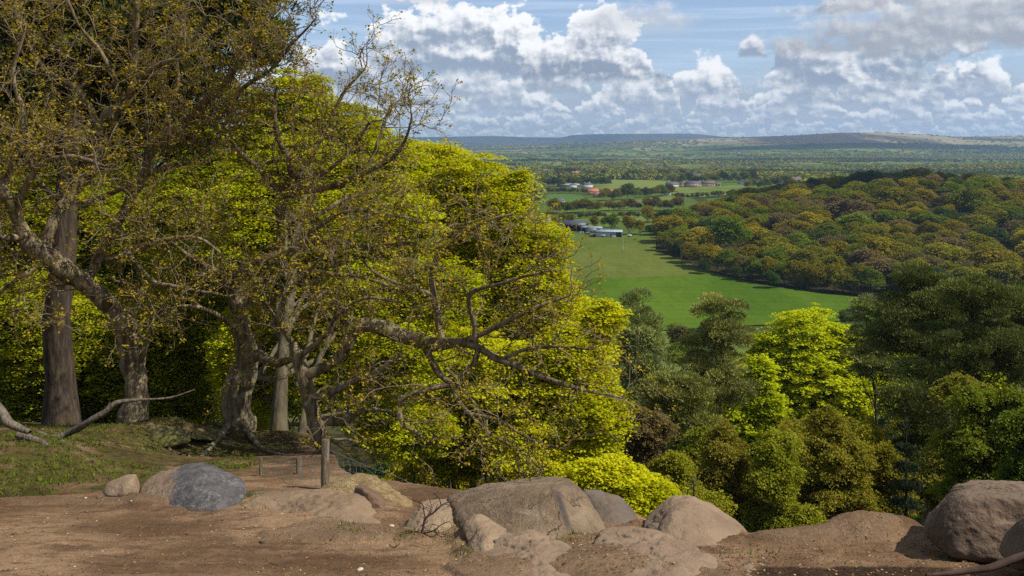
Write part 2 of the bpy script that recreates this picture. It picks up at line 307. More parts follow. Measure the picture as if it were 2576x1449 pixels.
# ---------------------------------------------------------------- valley and far hills
def mat_valley():
    t=NT('valley_land'); p=t.pos((0.0022,0.0011,0.0)); v=t.n('ShaderNodeTexVoronoi'); t.put(v.inputs['Vector'],t.pos((0.0034,0.0017,0.0))); v.inputs['Scale'].default_value=1.0
    cr=t.n('ShaderNodeSeparateColor'); t.put(cr.inputs[0],v.outputs['Color'])
    c=t.mix(t.ss(cr.outputs[0],0.25,0.75),(0.078,0.122,0.020),(0.150,0.180,0.042))
    c=t.mix(t.ss(cr.outputs[1],0.72,0.86),c,(0.22,0.20,0.10))
    c=t.mix(t.math('MULTIPLY',t.ss(t.noise(t.pos((0.0016,0.0009,0.0)),1.0,5,0.62),0.50,0.58),0.75),c,(0.050,0.068,0.020))
    ed=t.ss(t.voro(t.pos((0.0034,0.0017,0.0)),1.0,'DISTANCE_TO_EDGE'),0.035,0.015); c=t.mix(t.math('MULTIPLY',ed,0.85),c,(0.035,0.045,0.016))
    # moorland on the heights: heather, tawny grass
    sz=t.n('ShaderNodeSeparateXYZ'); t.put(sz.inputs[0],t.pos()); hi=t.ss(t.math('ADD',sz.outputs[2],t.math('MULTIPLY',t.noise(t.pos((0.0008,0.0008,0.0)),1.0,5),120.0)),45.0,120.0)
    c=t.mix(hi,c,t.mix(t.ss(t.noise(t.pos((0.0009,0.0004,0.0)),1.0,4),0.42,0.56),(0.060,0.048,0.042),(0.30,0.245,0.13)))
    wl=t.attr('wood'); c=t.mix(wl,c,t.mix(t.ss(t.noise(t.pos(),0.4,5,0.7),0.4,0.6),(0.022,0.024,0.010),(0.055,0.045,0.020)))
    return t.pbr(c,1.0,None,spec=0.0)
M_VALLEY=mat_valley()
ks=np.linspace(-0.80,0.80,420); ys=38*np.exp(np.arange(0,520)*0.01197)   # to about 19 km
K,Yg=np.meshgrid(ks,ys); Xg=K*Yg; Zg=h(Xg,Yg); x1,y1=Xg.ravel(),Yg.ravel()
px1=CX+F*x1/y1; py1=HOR-F*Zg.ravel()/y1
WE_X=[1600,1640,1650,1700,1765,1905,2055,2175,2300,2700]; WE_Y=[625,628,632,655,682,715,738,750,765,800]
wood=np.maximum(sst(300,235,y1),((px1>1645)&(py1<np.interp(px1,WE_X,WE_Y)+1)&(y1<930)&(y1>300)).astype(float))
nc,nr=len(ks),len(ys); ii=(np.arange(nr-1)[:,None]*nc+np.arange(nc-1)[None,:]).ravel(); Q=np.stack([ii,ii+1,ii+nc+1,ii+nc],1)
tag(put('valley_terrain',mesh('valley_terrain',np.stack([x1,y1,Zg.ravel()-0.1],1),Q,M_VALLEY,True,vattr={'wood':wood})),'wide farmed valley floor rising to moorland hills','terrain',kind='structure')
def mat_grass(name,a,b,stripe=0.0):
    t=NT(name); p=t.pos(); f=t.noise(t.pos((0.020,0.007,0.0)),1.0,7,0.68); g=t.noise(t.pos((0.5,0.12,0.3)),0.6,6,0.75)
    c=t.mix(t.ss(f,0.36,0.64),a,b); c=t.mix(t.math('MULTIPLY',t.ss(g,0.48,0.66),0.55),c,t.mix(1.0,c,(0.66,0.74,0.6),'MULTIPLY')); c=t.mix(t.math('MULTIPLY',t.ss(t.noise(t.pos((0.06,0.03,0.0)),1.0,5,0.7),0.54,0.70),0.45),c,t.mix(1.0,c,(1.55,1.25,1.4),'MULTIPLY'))
    wl=t.n('ShaderNodeTexWave',bands_direction='Y'); t.put(wl.inputs[0],t.pos((0.10,1.0,0.0))); wl.inputs['Scale'].default_value=0.030; wl.inputs['Distortion'].default_value=2.5; wl.inputs['Detail'].default_value=3; c=t.mix(t.math('MULTIPLY',t.ss(wl.outputs['Fac'],0.3,0.8),0.22),c,t.mix(1.0,c,(0.7,0.8,0.7),'MULTIPLY'))
    if stripe:
        w=t.n('ShaderNodeTexWave',bands_direction='X'); t.put(w.inputs[0],t.pos((1.0,0.25,0.0))); w.inputs['Scale'].default_value=0.045; w.inputs['Distortion'].default_value=1.5
        c=t.mix(t.math('MULTIPLY',t.ss(w.outputs['Fac'],0.2,0.8),stripe),c,t.mix(1.0,c,(0.6,0.75,0.6),'MULTIPLY'))
    return t.pbr(c,1.0,None,spec=0.0)
def sheet(name,label,rows,mat,off=0.35,nx=40,sub=6):
    """rows: (left px, left py, right px, right py) from far to near, draped over the land"""
    L=[hit(a,b) for a,b,_,_ in rows]; Rr=[hit(c,d) for _,_,c,d in rows]; pts=[]
    for i in range(len(rows)-1):
        for k in range(sub+(1 if i==len(rows)-2 else 0)):
            t=k/sub; l=np.array(L[i][:2])*(1-t)+np.array(L[i+1][:2])*t; r=np.array(Rr[i][:2])*(1-t)+np.array(Rr[i+1][:2])*t
            pts.append([l*(1-s)+r*s for s in np.linspace(0,1,nx)])
    P=np.array(pts); z=h(P[...,0],P[...,1])+off; V=np.concatenate([P,z[...,None]],-1).reshape(-1,3); nr=P.shape[0]
    ii=(np.arange(nr-1)[:,None]*nx+np.arange(nx-1)[None,:]).ravel(); Q=np.stack([ii,ii+1,ii+nx+1,ii+nx],1)
    return tag(put(name,mesh(name,V,Q,mat,True)),label,'field',kind='structure')
G_LOW=mat_grass('grass_low',(0.058,0.108,0.010),(0.088,0.142,0.014)); G_UP=mat_grass('grass_up',(0.088,0.118,0.020),(0.125,0.138,0.030))
G_MID=mat_grass('grass_mid',(0.100,0.145,0.028),(0.150,0.180,0.045)); G_STR=mat_grass('grass_striped',(0.085,0.150,0.035),(0.10,0.165,0.04),0.7); G_TAN=mat_grass('grass_tan',(0.17,0.19,0.065),(0.21,0.21,0.085))
sheet('pasture','drier olive pasture sloping up to the farm',[(1330,600,1652,597),(1330,630,1649,632),(1330,665,1722,660),(1330,712,1800,690)],G_UP)
sheet('meadow','bright green meadow below the wood edge',[(1330,713,1800,691),(1330,740,1905,716),(1330,765,2055,739),(1330,800,2180,751),(1330,850,2290,800)],G_LOW)
sheet('striped_field','mown striped green field behind the farm',[(1360,491,1420,489),(1360,497,1450,491),(1360,505,1475,498),(1360,516,1480,506)],G_STR,0.5)
sheet('hedged_field','green field between two hedgerows',[(1500,520,1690,492),(1480,532,1690,500),(1470,540,1690,508)],G_MID,0.5)
sheet('hedged_field','narrow green field beyond the farm trees',[(1520,536,1700,534),(1460,546,1690,546),(1430,552,1690,560)],G_MID,0.5)
sheet('farm_field','green field directly behind the farm sheds',[(1440,552,1500,552),(1430,560,1510,560),(1420,572,1560,572)],G_MID,0.5)
sheet('village_field','green field in front of the village houses',[(1745,472,1890,465),(1705,480,1885,474),(1705,488,1870,482)],G_MID,0.6)
sheet('stubble_strip','pale strip of field below the village',[(1745,491,1860,485),(1760,497,1850,490)],G_TAN,0.6)
sheet('villa_lawn','sunny lawn below the white villa',[(1436,441,1478,439),(1432,446,1476,444)],mat_grass('lawn',(0.14,0.21,0.03),(0.16,0.23,0.04)),0.8)
# ================================================================= rocks and small debris on the crag top
_ico={}
def ico(sub):
    if sub not in _ico:
        b=bmesh.new(); bmesh.ops.create_icosphere(b,subdivisions=sub,radius=1.0); b.verts.ensure_lookup_table()
        _ico[sub]=(np.array([v.co[:] for v in b.verts]),np.array([[v.index for v in f.verts] for f in b.faces],np.int32)); b.free()
    return _ico[sub]
def rock_mesh(name,a,b,c,planes,mat,seed,sub=5,p=12.0,amp=0.05,fine=0.012,bed=0.0,bevel=None):
    U,T=ico(sub); PL=np.array(planes,float); N=PL[:,:3]/np.linalg.norm(PL[:,:3],axis=1,keepdims=True); D=PL[:,3]
    s=np.maximum(U@N.T,0)/D[None,:]; r=np.sum(s**p,1)**(-1.0/p)
    P=U*np.minimum(r,1.6)[:,None]
    S=np.array([a,b,c]); m=max(a,b,c); Pw=P*S
    nrm=U/S; nrm/=np.linalg.norm(nrm,axis=1,keepdims=True)
    d=amp*fbm(Pw/m+seed*3.1,1.6,6,seed,.55)*m*1.7+fine*fbm(Pw+seed,9.0,4,seed+9,0.65)
    rg=1-np.abs(fbm(Pw/m+seed*1.3,2.6,3,seed+21)); d=d-0.016*m*np.maximum(rg-.93,0)/.07
    if bed: d=d+bed*np.abs(fbm(Pw*np.array([0.6,0.6,5.0])+seed,1.2,3,seed+5))
    pit=np.minimum(fbm(Pw*1.0+seed*1.7,5.0,2,seed+3)+0.35,0); d=d+pit*0.02
    Pw=Pw+nrm*d[:,None]
    return mesh(name,Pw,T,mat,True)
BOX=[(0,0,1,.85),(0,0,-1,.9),(1,0,0,.9),(-1,0,0,.9),(0,1,0,.9),(0,-1,0,.9)]
def rplanes(seed,k=9,lo=0.72,hi=0.98):
    g=np.random.default_rng(seed); u=unit(g,k*3)
    return [(*u[i],g.uniform(lo,hi)) for i in range(k*3)]+BOX
def hull_rock(label,key,mat,seed,sub=6,amp=.018,fine=.014,bed=0.0,p=26,name='boulder',cat='boulder',pts=None,crk=.010,chip=.055):
    """a boulder grown over the convex hull of traced corners, edges worn round"""
    Q=hullw(key) if pts is None else np.array(pts,float); c=(Q.min(0)+Q.max(0))/2; b=bmesh.new()
    for q in Q: b.verts.new(tuple(q-c))
    r=bmesh.ops.convex_hull(b,input=b.verts[:]); b.normal_update(); S=np.ptp(Q,axis=0)/2
    PL=[]
    for f in b.faces:
        n=np.array(f.normal[:]); d=float(np.dot(n,np.array(f.verts[0].co[:])))
        if d<0: n,d=-n,-d
        if d>1e-4: PL.append((*(n*S),d))
    b.free(); PL=np.array(PL); U,T=ico(sub); s=np.maximum(U@PL[:,:3].T,0)/PL[:,3][None,:]; rr=np.sum(s**p,1)**(-1.0/p); P=U*rr[:,None]*S; m=float(S.max())
    nrm=U/S; nrm/=np.linalg.norm(nrm,axis=1,keepdims=True)
    d=amp*m*1.7*fbm(P/m+seed*3.1,1.8,6,seed,.58)+fine*fbm(P+seed,11.0,5,seed+9,.7)
    if bed: d=d+bed*fbm(P*np.array([.5,.5,6.0])+seed,1.3,3,seed+5)
    rg=1-np.abs(fbm(P/m+seed*1.3,1.3,2,seed+21)); d=d-crk*m*np.maximum(rg-.955,0)/.045
    q=fbm(P/m+seed*2.1,1.7,4,seed+31,.6)*5; d=d+chip*m*(np.round(q)+(q-np.round(q))*.25)/5
    pit=np.minimum(fbm(P+seed*1.7,6.0,3,seed+3)+.32,0); d=d+pit*.05
    return tag(put(name,mesh(name,P+nrm*d[:,None],T,mat,True),loc=c),label,cat)
def rock(label,px,py,wpx,hm,dm,planes,mat,seed,sub=5,amp=.05,bury=.3,name='boulder',cat='boulder'):
    """a free boulder: foot at pixel (px,py), wpx wide, hm tall, dm deep"""
    x,y,z=hit(px,py); a=wpx/2/F*y; b=dm/2; c=(hm*(1+bury))/2; cx=x*(y+b*.8)/y; cy=y+b*.8
    me=rock_mesh(name,a,b,c,planes,mat,seed,sub,14,amp); zg=float(hg(np.array([cx]),np.array([cy]))[0])
    return tag(put(name,me,loc=(cx,cy,zg+hm-c*.88)),label,cat)
M_ROCK=mat_rock('sandstone_brown',(0.150,0.100,0.063),(0.265,0.188,0.120),(0.28,0.19,0.12))
M_ROCK2=mat_rock('sandstone_tan',(0.190,0.130,0.081),(0.310,0.222,0.140),(0.32,0.22,0.135))
M_ROCKG=mat_rock('sandstone_grey',(0.070,0.064,0.060),(0.125,0.108,0.092),(0.20,0.14,0.09),lich=0.22)
M_ROCKD=mat_rock('sandstone_dark',(0.088,0.060,0.040),(0.180,0.122,0.080),(0.23,0.16,0.105))
def mat_half():
    t=NT('sandstone_half_grey'); o=t.coord('Object'); sx=t.n('ShaderNodeSeparateXYZ'); t.put(sx.inputs[0],o); n=t.noise(o,2.2,5,0.65); fine=t.noise(o,34,4,0.7); med=t.noise(o,8,5,0.65)
    f=t.ss(t.math('ADD',t.math('ADD',sx.outputs[0],t.math('MULTIPLY',sx.outputs[2],0.9)),t.math('MULTIPLY',n,0.7)),0.22,0.42)
    c=t.mix(f,t.mix(t.ss(med,.35,.65),(0.20,0.135,0.085),(0.29,0.20,0.13)),t.mix(t.ss(med,.35,.65),(0.066,0.062,0.062),(0.125,0.113,0.105)))
    c=t.mix(t.math('MULTIPLY',t.ss(fine,0.6,0.74),0.4),c,(0.33,0.27,0.21))
    ve=t.ss(t.math('ABSOLUTE',t.math('SUBTRACT',t.noise(t.coord('Object',(1.5,1.5,4.0)),1.0,6,0.6),0.5)),0.012,0.002); c=t.mix(t.math('MULTIPLY',ve,0.40),c,(0.30,0.265,0.235))
    return t.pbr(c,0.88,t.math('ADD',fine,med),0.03,0.7,0.2)
def mat_stained():
    t=NT('sandstone_stained'); o=t.coord('Object'); big=t.noise(o,1.4,5,0.6); fine=t.noise(o,42,4,0.72); med=t.noise(o,7,6,0.68); bed=t.noise(t.coord('Object',(1.0,1.0,10.0)),1.3,5,0.6)
    c=t.mix(t.ss(big,0.35,0.65),(0.195,0.134,0.082),(0.310,0.224,0.138)); c=t.mix(t.math('MULTIPLY',t.ss(med,0.45,0.7),0.6),c,(0.115,0.085,0.058))
    c=t.mix(t.math('MULTIPLY',t.ss(fine,0.57,0.72),0.55),c,(0.40,0.35,0.27)); c=t.mix(t.math('MULTIPLY',t.ss(bed,0.55,0.68),0.45),c,(0.38,0.28,0.18))
    c=t.mix(t.math('MULTIPLY',t.ss(fine,0.42,0.28),0.5),c,(0.09,0.065,0.045))
    wv=t.n('ShaderNodeVectorMath',operation='ADD'); t.put(wv.inputs[0],t.coord('Object',(1.0,1.0,2.2))); nv=t.n('ShaderNodeTexNoise'); t.put(nv.inputs['Vector'],o); nv.inputs['Scale'].default_value=2.6; nv.inputs['Detail'].default_value=5; t.put(wv.inputs[1],nv.outputs['Color'])
    crk=t.math('MULTIPLY',t.ss(t.voro(wv.outputs[0],.62,'DISTANCE_TO_EDGE'),0.011,0.003),t.ss(big,0.42,0.58)); c=t.mix(t.math('MULTIPLY',crk,0.6),c,(0.05,0.036,0.026))
    lichen=t.math('MULTIPLY',t.ss(t.noise(o,3.1,6,0.72),0.56,0.64),t.ss(fine,0.40,0.55)); c=t.mix(t.math('MULTIPLY',lichen,0.30),c,(0.30,0.285,0.24))
    wet=t.ss(t.noise(o,1.1,3,0.5),0.56,0.68); c=t.mix(t.math('MULTIPLY',wet,0.45),c,t.mix(1.0,c,(0.62,0.60,0.60),'MULTIPLY'))
    sx=t.n('ShaderNodeSeparateXYZ'); t.put(sx.inputs[0],o); X,Y,Z=sx.outputs
    d=t.math('ABSOLUTE',t.math('SUBTRACT',t.math('ADD',X,t.math('MULTIPLY',Z,0.44)),0.584)); d=t.math('ADD',d,t.math('MULTIPLY',t.math('SUBTRACT',med,0.5),0.06))
    st=t.math('MULTIPLY',t.ss(d,0.045,0.012),t.math('MULTIPLY',t.math('MULTIPLY',t.ss(Z,0.64,0.58),t.ss(Z,0.34,0.44)),t.ss(Y,-0.20,-0.30))); c=t.mix(t.math('MULTIPLY',st,0.75),c,(0.062,0.058,0.062))
    return t.pbr(c,0.92,t.math('SUBTRACT',t.math('ADD',t.math('ADD',fine,med),bed),t.math('MULTIPLY',crk,1.2)),0.045,0.9,0.12)
hull_rock('rounded boulder half earth brown and half slate grey, embedded in the soil','half',mat_half(),11,6,.022,p=14,chip=.045)
hull_rock('small ochre stone leaning in a hollow beside the half grey boulder','ochre',M_ROCK2,12,5,.03,p=12)
hull_rock('long low outcrop of pale scuffed sandstone below the fence post','outcrop',mat_rock('sandstone_scuffed',(0.150,0.098,0.058),(0.265,0.182,0.110),(0.26,0.175,0.105)),13,6,.03,bed=.03,p=18,chip=.10)
hull_rock('small grey stone wedged at the foot of the half grey boulder','greystone',M_ROCKG,14,4)
def mat_sand():
    t=NT('sand'); o=t.coord('Object'); f=t.noise(o,24,5,0.75); m=t.noise(o,4,5,0.65)
    c=t.mix(t.ss(m,.35,.65),(0.27,0.175,0.075),(0.44,0.315,0.15)); c=t.mix(t.math('MULTIPLY',t.ss(f,.52,.68),.7),c,(0.17,0.10,0.045))
    return t.pbr(c,0.95,t.math('ADD',f,m),0.06,0.9,0.1)
hull_rock('yellow sand mound with a dug face behind the outcrop','mound',mat_sand(),15,6,.05,.03,p=9,name='sand_mound',cat='sand mound',chip=.03)
hull_rock('tilted reddish sandstone block split by vertical cracks in front of the sand mound','red',mat_rock('sandstone_red',(0.11,0.062,0.038),(0.185,0.11,0.068),(0.2,0.125,0.075)),16,5,.03)
hull_rock('squat pale boulder with a dead brushwood branch lying over it','squat',M_ROCK2,17,6,.03,bed=.01)
hull_rock('biggest flat topped boulder, with a dark vertical stain on its front face','stained',mat_stained(),18,7,.014,.012,bed=.018,p=30,chip=.05)
hull_rock('low tan slab lapping the foot of the big flat topped boulder','lap',M_ROCK2,19,6,.04,p=14)
hull_rock('dark grey rock with dead leaves lodged on it beside the stained boulder','leafy',M_ROCKG,21,5,.03)
hull_rock('pyramid shaped brown boulder with a broken front edge','pyramid',M_ROCK,22,6,.012,.012,bed=.014,p=42)
hull_rock('huge rounded boulder with pitted brown face on the cliff rim','pitted',M_ROCKD,26,7,.016,.014,p=13,crk=.004)
hull_rock('dark boulder in shade below the huge pitted boulder','shade',M_ROCKD,27,5,.03,p=12)
hull_rock('angular block cut off by the bottom edge beside the bedrock','foot',M_ROCK,25,5,.03)
def slab_pts(rim,drop=.30):
    out=[]
    for px_,Y_,l in rim:
        x_=(px_-CX)/F*Y_; z_=-1.68-.22*Y_; out+=[(x_,Y_,z_+l+.035),(x_*1.01,Y_+(.06 if Y_>8.3 else -.06),z_-drop)]
    return out
hull_rock('sloping bedrock slab running down from the stained boulder towards the viewer',None,M_ROCK,51,6,.03,.014,bed=.035,p=22,name='bedrock_slab',cat='bedrock',chip=.11,pts=slab_pts([(1195,8.75,.03),(1275,9.15,.10),(1345,9.05,.13),(1420,8.75,.10),(1475,8.2,.05),(1530,7.5,.03),(1390,7.2,.03),(1255,7.6,.03),(1185,8.2,.03),(1330,8.3,.11),(1380,8.2,.12)]))
hull_rock('flat broken bedrock slab in front of the pyramid shaped boulder',None,M_ROCK,52,6,.03,.014,bed=.035,p=22,name='bedrock_slab',cat='bedrock',chip=.11,pts=slab_pts([(1490,9.0,.04),(1545,9.55,.08),(1615,9.5,.09),(1690,8.9,.06),(1790,8.45,.05),(1830,7.8,.03),(1690,7.3,.03),(1560,7.4,.03),(1480,8.2,.05),(1620,8.3,.09)]))
rock('small grey green cobble at the foot of the pyramid shaped boulder',1648,1356,52,.10,.16,rplanes(8),mat_rock('sandstone_green',(0.085,0.078,0.052),(0.15,0.13,0.09)),23,4,bury=.4)
# a big boulder just outside the view that shades the bottom corner
rock('tall brown boulder beyond the picture edge by the pitted boulder',3020,1560,440,1.15,1.3,rplanes(33),M_ROCKD,28,5)
# ---------------------------------------------------------------- pebbles and flakes
rng=np.random.default_rng(77)
pm=[rock_mesh('pebble',1,0.8,0.55,rplanes(90+i,6,.7,.95),m,60+i,2,8,0.12,0.02) for i,m in enumerate((M_ROCK2,mat_plain('pale_stone',(0.46,0.40,0.31),0.8),M_ROCK,M_ROCKG))]
spots=[(180,1255,9),(215,1258,8),(250,1262,22),(345,1262,7),(395,1263,8),(330,1272,6),(505,1300,7),(440,1285,6),(890,1345,13),(985,1320,16),(1010,1318,9),(470,1340,8),(900,1370,6),(960,1352,5),(1190,1430,6),(1420,1440,12),(1405,1432,8),(1700,1395,6),(1780,1412,5),(560,1310,5),(300,1300,6),(120,1300,5)]
for i in range(130):
    spots.append((float(rng.uniform(20,2300)),float(rng.uniform(1280,1447)),float(2.4+rng.exponential(2.6))))
zones=[(0,500,'on the bare soil below the half grey boulder'),(500,1000,'on the soil below the long pale outcrop'),(1000,1600,'on the worn ground around the flat slabs'),(1600,2600,'on the gritty shelf before the pitted boulder')]
for i,(px,py,s) in enumerate(spots):
    x,y,z=hit(px,py); k=i%4; o=put('pebble',pm[k],loc=(x,y,float(hg(np.array([x]),np.array([y]))[0])+s/F*y*0.12)); r=s/2/F*y; o.scale=(r*1.25,r*1.1,r); o.rotation_euler=(0,0,rng.uniform(0,6))
    zn=[q for q in zones if q[0]<=px<q[1]][0][2]; col=('tan','pale','brown','grey')[k]
    tag(o,f"{'larger' if s>12 else 'small' if s>5 else 'tiny'} {col} loose stone {zn}",'stone',f"{col} loose stones {zn}")
# wood chips, leaf scraps and grit: nobody could count these
n=9000; px=rng.uniform(-30,2600,n); py=1225+rng.beta(1.1,1.2,n)*230; dense=rng.uniform(0,1,n)<np.where(px>1450,1.0,0.30); px,py=px[dense],py[dense]
d=(py-HOR)/F; yy=1.65/(d-0.22); yy=np.clip(yy,5,16); xx=(px-CX)/F*yy; ok=yy<yedge(xx)-0.2; xx,yy=xx[ok],yy[ok]; zz=hg(xx,yy)+0.006
Vl,Ql=leaf_quads(np.stack([xx,yy,zz],1),0.022,0.014,2.5,rng); cc=np.array([(0.42,0.30,0.17),(0.09,0.055,0.035),(0.30,0.16,0.06),(0.5,0.42,0.28),(0.06,0.045,0.035)])[rng.choice(5,len(xx),p=[.14,.40,.20,.03,.23])]
tag(put('leaf_litter',mesh('leaf_litter',Vl,Ql,M_STUFF,fattr={'v':rng.uniform(0,1,len(Ql)),'col':cc})),'scraps of dead leaf and bark scattered on the soil','leaf litter',kind='stuff')
# dead leaves lodged in the dark rock's hollow
# ---------------------------------------------------------------- grass on the mossy bank
n=20000; px=rng.uniform(-60,640,n); yy=rng.uniform(12.4,24.2,n); xx=(px-CX)/F*yy
g=n2(xx,yy,0.9,4,61)+0.25*sst(-5.5,-8.5,xx)+0.12; ok=(g>0.10+rng.uniform(0,.22,n))&(xx<-4.2)&(yy>12.3+0.25*np.maximum(0,(xx+7)))
xx,yy=xx[ok],yy[ok]; zz=hg(xx,yy); n=len(xx); hgt=rng.uniform(.02,.06,n); an=rng.uniform(0,6.28,n); wd=rng.uniform(.008,.016,n); lean=rng.normal(0,.03,(n,2))
b=np.stack([xx,yy,zz-.005],1); s=np.stack([np.cos(an)*wd,np.sin(an)*wd,np.zeros(n)],1); tip=b+np.stack([lean[:,0],lean[:,1],hgt],1)
Vg=np.stack([b-s,b+s,tip],1).reshape(-1,3); Tg=np.arange(3*n,dtype=np.int32).reshape(-1,3); gc=np.array([(0.075,0.125,0.012),(0.11,0.135,0.02),(0.15,0.13,0.04)])[rng.choice(3,n,p=[.5,.35,.15])]

# wisps of grass in the hollows between the boulders
px2=[];py2=[]
for cx_,cy_,sx_,sy_,m_ in ((1112,1338,26,9,160),(1170,1392,12,10,50),(640,1262,40,8,220),(1450,1360,30,8,60),(1900,1385,40,8,40),(690,1270,30,6,110),(1020,1345,22,6,60),(880,1338,25,5,40)):
    px2+=list(rng.normal(cx_,sx_,m_)); py2+=list(rng.normal(cy_,sy_,m_))
px2,py2=np.array(px2),np.array(py2); yy2=np.clip(1.65/((py2-HOR)/F-.22),7,14); xx2=(px2-CX)/F*yy2; n_=len(px2); b2_=np.stack([xx2,yy2,hg(xx2,yy2)-.005],1); an2=rng.uniform(0,6.28,n_); s2_=np.stack([np.cos(an2)*.006,np.sin(an2)*.006,np.zeros(n_)],1); t2_=b2_+np.stack([rng.normal(0,.02,n_),rng.normal(0,.02,n_),rng.uniform(.025,.07,n_)],1)
Vg=np.concatenate([Vg,np.stack([b2_-s2_,b2_+s2_,t2_],1).reshape(-1,3)]); Tg=np.arange(len(Vg),dtype=np.int32).reshape(-1,3); gc=np.concatenate([gc,np.array([(0.10,0.13,0.02)]).repeat(n_,0)]); n=len(Tg)
tag(put('grass',mesh('grass',Vg,Tg,M_STUFF,fattr={'v':rng.uniform(0,1,n),'col':gc})),'short green grass on the mossy bank','grass',kind='stuff')
# ---------------------------------------------------------------- sticks
def on_ground(px,py,lift=0.015,Y=None):
    x,y,z=hit(px,py); return np.array([x,y,float(hg(np.array([x]),np.array([y]))[0])+lift])
def stick(name,label,cat,runs,mat,sides=5,kids=0,seed=0,group=None):
    """runs: lists of (px,py,Y,r_px)"""
    g=random.Random(seed); P=[]
    for run in runs:
        q=smooth_poly([(*W(a,b,Y),r/F*Y) for a,b,Y,r in run],4); P.append((q[:,:3],q[:,3]))
        for k in range(kids):
            i=g.randrange(len(q)//4,len(q)); p=q[i,:3]; d=np.array([g.uniform(-1,1),g.uniform(-.6,.6),g.uniform(-.3,.8)]); d/=np.linalg.norm(d); l=g.uniform(.04,.14)
            pts=[p]; 
            for s in range(4): d=d+np.array([g.uniform(-.4,.4) for _ in range(3)]); d/=np.linalg.norm(d); pts.append(pts[-1]+d*l/4)
            P.append((np.array(pts),np.linspace(q[i,3]*.6,q[i,3]*.25,5)))
    V,Q=tubes(P,sides); return tag(put(name,mesh(name,V,Q,mat,True)),label,cat,group)
M_DEAD=mat_plain('dead_wood',(0.075,0.050,0.038),0.9,0.4,6.0,0.1); M_PALEW=mat_bark('pale_dead_wood',(0.095,0.075,0.055),(0.215,0.18,0.135),0.2,0.15,2.0)
stick('dead_branch','dark brushwood branch lying over the squat pale boulder','dead branch',[[(1052,1365,9.5,3.2),(1063,1335,9.5,3.2),(1070,1305,9.5,3),(1090,1290,9.5,2.4),(1110,1272,9.5,2.2),(1132,1262,9.6,1.6),(1150,1263,9.6,1)],[(1070,1305,9.5,2),(1066,1285,9.5,1.5),(1062,1268,9.5,1.3),(1040,1258,9.6,1)],[(1110,1272,9.5,1.5),(1105,1255,9.5,1.2),(1090,1240,9.6,.8)],[(1063,1342,9.5,2),(1090,1335,9.4,1.6),(1110,1320,9.4,1.2),(1130,1312,9.4,.8)],[(1090,1335,9.4,1.4),(1110,1350,9.3,1.2),(1130,1348,9.3,.9),(1148,1360,9.25,.7)],[(1120,1268,9.5,1.2),(1140,1275,9.5,1),(1150,1295,9.45,.8)],[(1075,1300,9.5,1.4),(1085,1275,9.5,1.1),(1080,1255,9.5,.8)]],M_DEAD,5,7,3)
stick('twig','thin dark forked twig on the tan slab','twig',[[(1143,1412,8.35,1.6),(1165,1408,8.36,2),(1190,1411,8.35,1.8),(1215,1406,8.35,1.6),(1238,1402,8.35,1)],[(1190,1411,8.35,1.4),(1200,1422,8.3,1)],[(1218,1406,8.35,1.2),(1236,1411,8.3,.8)]],M_DEAD,5,2,4)
stick('twig','short curved dark twig on soil below the pale outcrop','twig',[[(978,1370,9.0,1.2),(990,1376,9.0,1.5),(1003,1370,9.0,1.2),(1008,1362,9.05,.8)]],M_DEAD,5,2,5)
stick('fallen_branch','stout peeled branch lying in the shaded bottom corner','fallen branch',[[(2330,1447,7.35,4),(2400,1441,7.4,7),(2450,1434,7.4,8),(2490,1428,7.42,9),(2530,1414,7.45,10),(2600,1390,7.45,11)]],M_DEAD,8,0,6)
stick('fallen_branch','pale lichened fallen branch propped up over the mossy bank','fallen branch',[[(165,1146,16.2,5),(150,1128,16.4,7),(125,1105,16.6,9),(150,1100,16.7,8),(180,1085,16.7,9),(200,1076,16.6,9),(230,1056,16.5,8),(265,1036,16.5,7.5),(290,1015,16.5,7),(325,1008,16.5,5),(370,1005,16.5,3),(430,1000,16.5,2.4),(490,980,16.5,1.5)],[(165,1146,16.2,5),(185,1142,16.1,5),(200,1133,16.1,4)],[(265,1036,16.5,4),(272,1020,16.5,2),(276,1010,16.5,1)],[(125,1105,16.6,8),(110,1095,16.8,7),(95,1088,17,5)]],M_PALEW,7,0,7)
stick('fallen_log','grey dead limb resting on the grassy mound','fallen log',[[(-30,1000,15.6,14),(5,1040,15.5,13),(20,1062,15.4,12),(45,1075,15.4,10),(75,1088,15.3,6)]],M_PALEW,8,0,8)
stick('fallen_log','short dark log half sunk in the grassy bank','fallen log',[[(45,1095,15.6,9),(75,1103,15.5,10),(105,1113,15.4,8),(120,1122,15.35,4)]],M_PALEW,8,0,9)
# mossy stones and root ledge along the rim
M_MOSSR=mat_bark('mossy_stone',(0.080,0.065,0.035),(0.15,0.13,0.05),0.1,0.9,0.8)
for lab,pts,sd in (('mossy hummock under the leaning oak',[(330,1090,19.2),(370,1070,19.3),(440,1068,19.4),(480,1085,19.2),(485,1110,18.6),(420,1125,18.3),(345,1118,18.5),(420,1150,19),(410,1080,18.6)],41),('mossy earth ledge with an undercut edge beside the twisted oak',[(455,1078,19.8),(500,1068,20),(560,1080,20),(575,1098,19.5),(520,1108,18.9),(465,1104,18.8),(520,1120,19.8)],42),('low mossy root ledge behind the wire netting',[(640,1105,20.6),(690,1093,20.8),(760,1108,20.4),(775,1125,19.8),(700,1133,19.4),(645,1128,19.8),(700,1150,20.4)],43)):
    hull_rock(lab,None,M_MOSSR,sd,5,.09,.02,p=12,name='mossy_ledge',cat='mossy ledge',chip=.12,pts=[W(*q) for q in pts])
